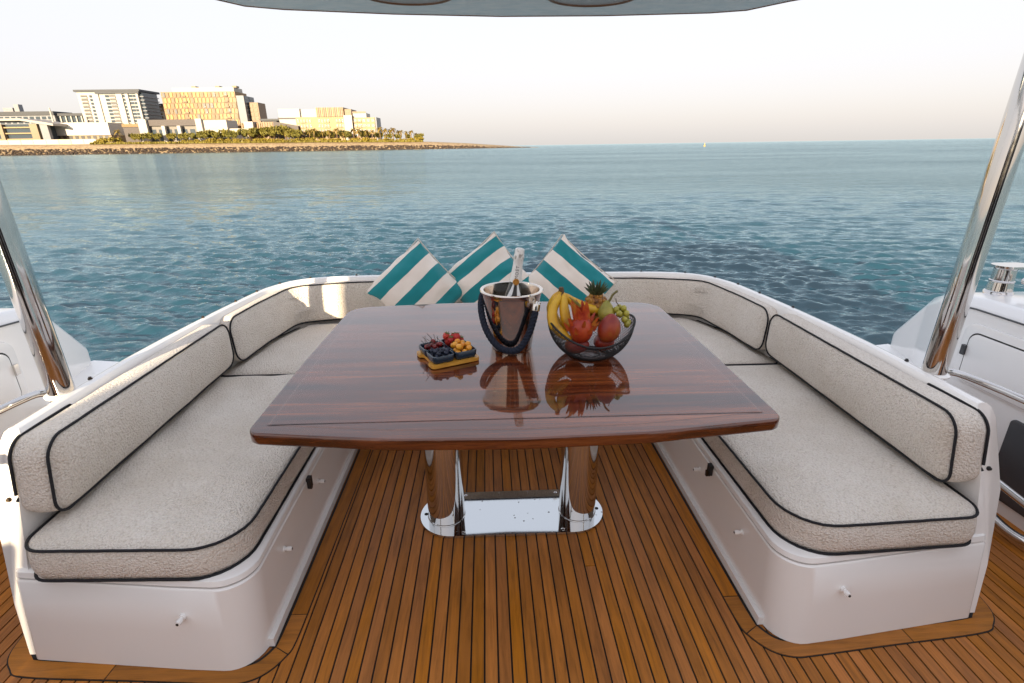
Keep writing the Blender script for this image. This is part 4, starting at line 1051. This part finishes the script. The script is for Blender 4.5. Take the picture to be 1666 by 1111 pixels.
M_DRAGON = fruit_mat('dragon_fruit_skin', [(.3, (.16, .008, .005)), (.5, (.34, .022, .006)), (.7, (.48, .07, .010))], 10, .4)
M_PETAL = fruit_mat('dragon_fruit_scale', [(.3, (.32, .018, .006)), (.5, (.50, .075, .010)), (.72, (.42, .22, .02))], 22, .5)
t = thing('dragon_fruit', 'orange red dragon fruit with curling scales in the middle of the bowl', 'dragon fruit', (.243, 1.735, .862))
mesh('flesh_body', *ellipsoid_geo((0, 0, -.004), .042, .042, .050, 20, 14), M_DRAGON, t, 'all')
def petal(base, tip, wd, bend):
    base, tip, bend = Vector(base), Vector(tip), Vector(bend); V, F = [], []; k = 7
    up = (tip-base).normalized(); sd = up.cross(Vector((0, -1, .2))); sd = sd.normalized() if sd.length > .1 else Vector((1, 0, 0))
    ou = up.cross(sd).normalized()
    for i in range(k):
        f = i/(k-1); p = base.lerp(tip, f)+bend*(f*f); w_ = wd*(1-f)**.6*(.6+.8*f if f < .4 else .92)
        V += [p-sd*w_, p+ou*(.18*w_+.0012), p+sd*w_, p-ou*(.0012)]
    for i in range(k-1):
        for a in range(4):
            b = (a+1) % 4; F.append((i*4+a, i*4+b, i*4+4+b, i*4+4+a))
    F.append((0, 1, 2, 3)); return V, F
rng = random.Random(5)
for k in range(9):
    a = k*2*PI/9+.3; c, s = math.cos(a), math.sin(a); lv = .035
    mesh('scale', *petal((c*.022, s*.022, lv), (c*.018-.006, s*.018, .085+.018*rng.random()), .014, (c*.012-.008, s*.012, 0)), M_PETAL, t, True)
for k in range(12):
    a = k*2*PI/12; c, s = math.cos(a), math.sin(a); z = (-.01, .016)[k % 2]; rr = .045*math.sqrt(max(.1, 1-(z/.052)**2))
    mesh('scale', *petal((c*rr, s*rr, z), (c*(rr+.010), s*(rr+.010), z+.034), .010, (c*.010, s*.010, .0)), M_PETAL, t, True)
mesh('scale', *petal((-.006, 0, .08), (-.038, .0, .112), .008, (-.012, 0, .006)), fruit_mat('green_tip', [(.3, (.08, .10, .02)), (.6, (.30, .20, .03))], 30), t, True)
# pineapple behind
M_PINE = fruit_mat('pineapple_skin', [(.35, (.10, .035, .01)), (.5, (.36, .15, .02)), (.7, (.42, .24, .04))], 60, .6, 0, .6)
M_PLEAF = fruit_mat('pineapple_leaf', [(.35, (.020, .035, .015)), (.6, (.07, .09, .035)), (.75, (.13, .12, .05))], 30, .5)
t = thing('pineapple', 'small pineapple with a spiky crown at the back of the bowl', 'pineapple', (.318, 1.865, .89))
V, F = [], []
g = [ellipsoid_geo((0, 0, 0), .044, .044, .062, 20, 14)]
for j in range(7):
    for i in range(12):
        th = PI*(.16+.68*j/6); ph = 2*PI*(i+.5*(j % 2))/12; s = math.sin(th)
        g.append(ellipsoid_geo((.044*s*math.cos(ph), .044*s*math.sin(ph), -.062*math.cos(th)), .0095*(s*.6+.4), .0095*(s*.6+.4), .0085, 6, 4))
mesh('pineapple_body', *join(g), M_PINE, t, 'all')
for j, (nl, ln, out) in enumerate(((9, .038, .75), (8, .050, .5), (6, .058, .25), (3, .06, .08))):
    for k in range(nl):
        a = 2*PI*(k+.4*j)/nl; c, s = math.cos(a), math.sin(a)
        mesh('crown_leaf', *petal((c*.010, s*.010, .055), (c*(.010+ln*out), s*(.010+ln*out), .055+ln), .0075, (c*ln*.35*out, s*ln*.35*out, -.010*out)), M_PLEAF, t, True)
# mango, pear, grapes, and red fruit lower in the bowl
def mango(label, loc, k, rot, m, group=None):
    V, F = ellipsoid_geo((0, 0, 0), .046*k, .042*k, .060*k, 22, 16, lambda z: 1-.16*z-.10*z*z)
    o = mesh('mango', V, F, m, None, 'all'); o.location = loc; o.rotation_euler = rot
    return tag(o, label, 'mango', group)
M_MANGO = fruit_mat('mango_skin', [(.28, (.10, .008, .006)), (.45, (.22, .016, .009)), (.6, (.34, .05, .012)), (.75, (.36, .15, .02))], 8, .38)
mango('rounded red mango resting in front at the right of the fruit bowl', (.343, 1.732, .862), .9, (.1, .12, .4), M_MANGO)
mango('dark red mango low in the left half of the bowl behind the mesh', (.235, 1.755, .792), .78, (1.3, .3, .9), M_MANGO)
mango('dark red mango low in the right half of the bowl behind the mesh', (.335, 1.775, .795), .8, (1.4, -.2, -.6), M_MANGO)
M_PEAR = fruit_mat('pear_skin', [(.3, (.16, .15, .02)), (.5, (.30, .27, .04)), (.7, (.42, .34, .06))], 16, .4)
t = thing('pear', 'greenish pear with a long curved stalk behind the red mango', 'pear', (.345, 1.80, .90))
mesh('pear_body', *ellipsoid_geo((0, 0, 0), .032, .032, .045, 18, 14, lambda z: 1-.38*max(0, z)**.8), M_PEAR, t, 'all')
tube('stalk', smoothpath([(.004, 0, .036), (.012, -.003, .052), (.018, -.004, .066), (.030, -.006, .078), (.034, -.006, .079)], 5), [.0042]*21, fruit_mat('green_stalk', [(.3, (.10, .10, .02)), (.7, (.20, .17, .05))], 40), t, 8)
M_GRAPE = fruit_mat('grape_skin', [(.3, (.22, .20, .02)), (.6, (.40, .36, .05))], 20, .25)
t = thing('grape_bunch', 'yellow green grapes at the right edge of the fruit bowl', 'grapes', (.392, 1.785, .895))
rng = random.Random(8)
for x, y, z in ((0, 0, 0), (.02, -.008, .006), (-.015, .0, .018), (.012, .002, .022), (.026, .008, -.012), (.012, -.018, -.014), (-.008, -.016, .008), (.030, -.006, -.028), (.018, .02, .004), (.0, .02, .02), (.022, -.02, -.032)):
    mesh('grape', *ellipsoid_geo((x, y, z), .0115, .0115, .0125, 12, 8), M_GRAPE, t, 'all')
tube('grape_stalk', [(-.004, .004, .03), (-.016, .002, .045), (-.020, .0, .06)], .0016, M_STEMB, t, 6)

# ------------------------------------------------------------------ serving board, divided dish, berries
ang = math.radians(26.5); cx, cy = -.236, 1.786
t = bpy.data.objects.new('serving_board', None); link(t); t.location = (cx, cy, TZ); t.rotation_euler = (0, 0, ang)
tag(t, 'square yellow bamboo serving board under the navy dish', 'serving board')
mb = mat('bamboo', (.55, .27, .035), .4); n = N(mb); n.out(Base_Color=n.ramp(n.noise(n.coord('Object', (4, 60, 4)), 3, 4), [(.3, (.46, .20, .02)), (.7, (.66, .34, .05))]))
P = rounded([(-.092, -.085), (.092, -.085), (.092, .085), (-.092, .085), (-.092, .045), (-.078, .036), (-.078, -.036), (-.092, -.045)], [.015, .015, .015, .015, .006, .008, .008, .006], 5)
bm = bmesh.new(); prism(bm, P, .003, .0145); bevel(bm, .0025, 2, 50); bm_obj('board', bm, mb, t, True)
for x in (-.07, .07):
    for y in (-.065, .065): mesh('foot', *tube_geo([(x, y, 0), (x, y, .0045)], .006, 10), M_RUBBER, t)
DZ = TZ+.015
t = bpy.data.objects.new('divided_dish', None); link(t); t.location = (cx, cy, DZ); t.rotation_euler = (0, 0, ang)
tag(t, 'navy ceramic dish with three compartments of berries on the board', 'dish')
md_ = mat('navy_glaze', (.006, .022, .042), .22, Coat_Weight=.4)
def tray(x0, x1, y0, y1, h):
    """open tray with rounded corners"""
    def ring(g, z, rr=.012): return [(x, y, z) for x, y in rounded([(x0-g, y0-g), (x1+g, y0-g), (x1+g, y1+g), (x0-g, y1+g)], rr, 5)]
    rows = [ring(-.010, 0), ring(-.004, .002), ring(-.001, .012), ring(.0, h-.002), ring(-.0012, h), ring(-.0032, h), ring(-.0045, h-.002), ring(-.006, .012), ring(-.012, .006)]
    m = len(rows[0]); V = [p for r in rows for p in r]; F = []
    for i in range(len(rows)-1):
        for a in range(m):
            b = (a+1) % m; F.append((i*m+a, i*m+b, (i+1)*m+b, (i+1)*m+a))
    F.append(tuple(range(m))[::-1]); F.append(tuple((len(rows)-1)*m+k for k in range(m)))
    return V, F
for x0, x1, y0, y1, h in ((-.084, -.002, -.080, -.001, .028), (-.084, -.002, .001, .080, .028), (.0, .084, -.080, .080, .030)):
    mesh('compartment', *tray(x0, x1, y0, y1, h), md_, t, True)
Rz = Matrix.Rotation(ang, 3, 'Z')
def place(x, y, z): p = Rz @ Vector((x, y, z)); return (cx+p.x, cy+p.y, DZ+p.z)
def scatter(n_, x0, x1, y0, y1, r, rng, hi=2.0):
    pts = []; tries = 0
    while len(pts) < n_ and tries < 4000:
        tries += 1; x, y = rng.uniform(x0+r, x1-r), rng.uniform(y0+r, y1-r); z = .009+r
        for q in pts:
            d = math.hypot(x-q[0], y-q[1])
            if d < 1.9*r: z = max(z, q[2]+math.sqrt(max(0, (1.9*r)**2-d*d)))
        if z < .009+r*(hi if tries < 2500 else hi+.8): pts.append((x, y, z))
    return pts
rng = random.Random(4)
def copies(proto, pts, first=True):
    out = []
    for i, p in enumerate(pts):
        if i == 0: o = proto
        else:
            o = proto.copy(); C.objects.link(o); BOAT.append(o)
            for ch in proto.children:
                c = ch.copy(); C.objects.link(c); c.parent = o; c.matrix_parent_inverse = ch.matrix_parent_inverse
        o.location = place(*p); o.rotation_euler = (rng.uniform(-.5, .5), rng.uniform(-.5, .5), rng.uniform(0, 6)); out.append(o)
    return out
def berry_mat(name, a, b, rough=.3, c=None):
    m = mat(name, a, rough); n = N(m); rnd = n.n('ObjectInfo').outputs['Random']
    n.out(Base_Color=n.mix(rnd, a, b), Normal=n.bump(n.noise(n.coord(), 160, 2), .15, .002)); return m
M_CHERRY = berry_mat('cherry_skin', (.075, .004, .006), (.20, .008, .008), .15); M_STALK = mat('dark_stalk', (.045, .03, .012), .7)
o = mesh('cherry', *ellipsoid_geo((0, 0, 0), .0098, .0098, .0094, 12, 8), M_CHERRY, None, 'all')
tag(o, 'dark red cherry with a thin stalk in the navy dish', 'cherry', 'cherries in the dish')
tube('stalk', smoothpath([(0, 0, .009), (.002, 0, .022), (.008, .001, .036), (.010, .001, .040)], 4), .0009, M_STALK, o, 5)
copies(o, scatter(11, -.078, -.008, .006, .074, .0098, rng))
M_BLUE = berry_mat('blueberry_skin', (.006, .008, .018), (.022, .030, .060), .5)
V, F = join([ellipsoid_geo((0, 0, 0), .0086, .0086, .0078, 12, 8), tube_geo([(.0035*math.cos(2*PI*k/10), .0035*math.sin(2*PI*k/10), .0080) for k in range(10)], .0011, 5, True)])
o = mesh('blueberry', V, F, M_BLUE, None, 'all'); tag(o, 'dark blueberry in the front compartment of the navy dish', 'blueberry', 'blueberries in the dish')
copies(o, scatter(19, -.078, -.008, -.074, -.007, .0086, rng))
M_STRAW = berry_mat('strawberry_skin', (.38, .010, .012), (.58, .05, .03), .35)
g = [ellipsoid_geo((0, 0, 0), .0125, .0125, .0145, 14, 10, lambda z: 1+.16*z)]
for j in range(5):
    for i in range(9):
        th = PI*(.2+.6*j/4); ph = 2*PI*(i+.5*(j % 2))/9; s = math.sin(th)*(1-.16*math.cos(th)); g.append(ellipsoid_geo((.0125*s*math.cos(ph), .0125*s*math.sin(ph), -.0145*math.cos(th)), .0021, .0021, .0021, 5, 3))
o = mesh('strawberry', *join(g), M_STRAW, None, 'all'); tag(o, 'bright red strawberry heaped at the back of the navy dish', 'strawberry', 'strawberries in the dish')
V, F = join([petal((0, 0, .0145), (.010*math.cos(a), .010*math.sin(a), .0155), .003, (.002*math.cos(a), .002*math.sin(a), .002)) for a in np.linspace(0, 2*PI, 7)[:-1]])
mesh('calyx', V, F, mat('strawberry_leaf', (.10, .13, .03), .6), o, True)
copies(o, scatter(15, .006, .078, .006, .076, .0128, rng, 2.4))
M_PHYS = berry_mat('golden_berry_skin', (.62, .22, .012), (.74, .34, .03), .25)
o = mesh('golden_berry', *ellipsoid_geo((0, 0, 0), .0112, .0112, .0108, 14, 10), M_PHYS, None, 'all')
tag(o, 'round orange golden berry heaped at the front right of the navy dish', 'golden berry', 'golden berries in the dish')
copies(o, scatter(24, .006, .078, -.074, .008, .0112, rng, 2.3))

# ------------------------------------------------------------------ the yacht heels a little
for o in BOAT:
    o.matrix_world = HEEL @ (o.matrix_basis if o.parent is None else o.matrix_world)
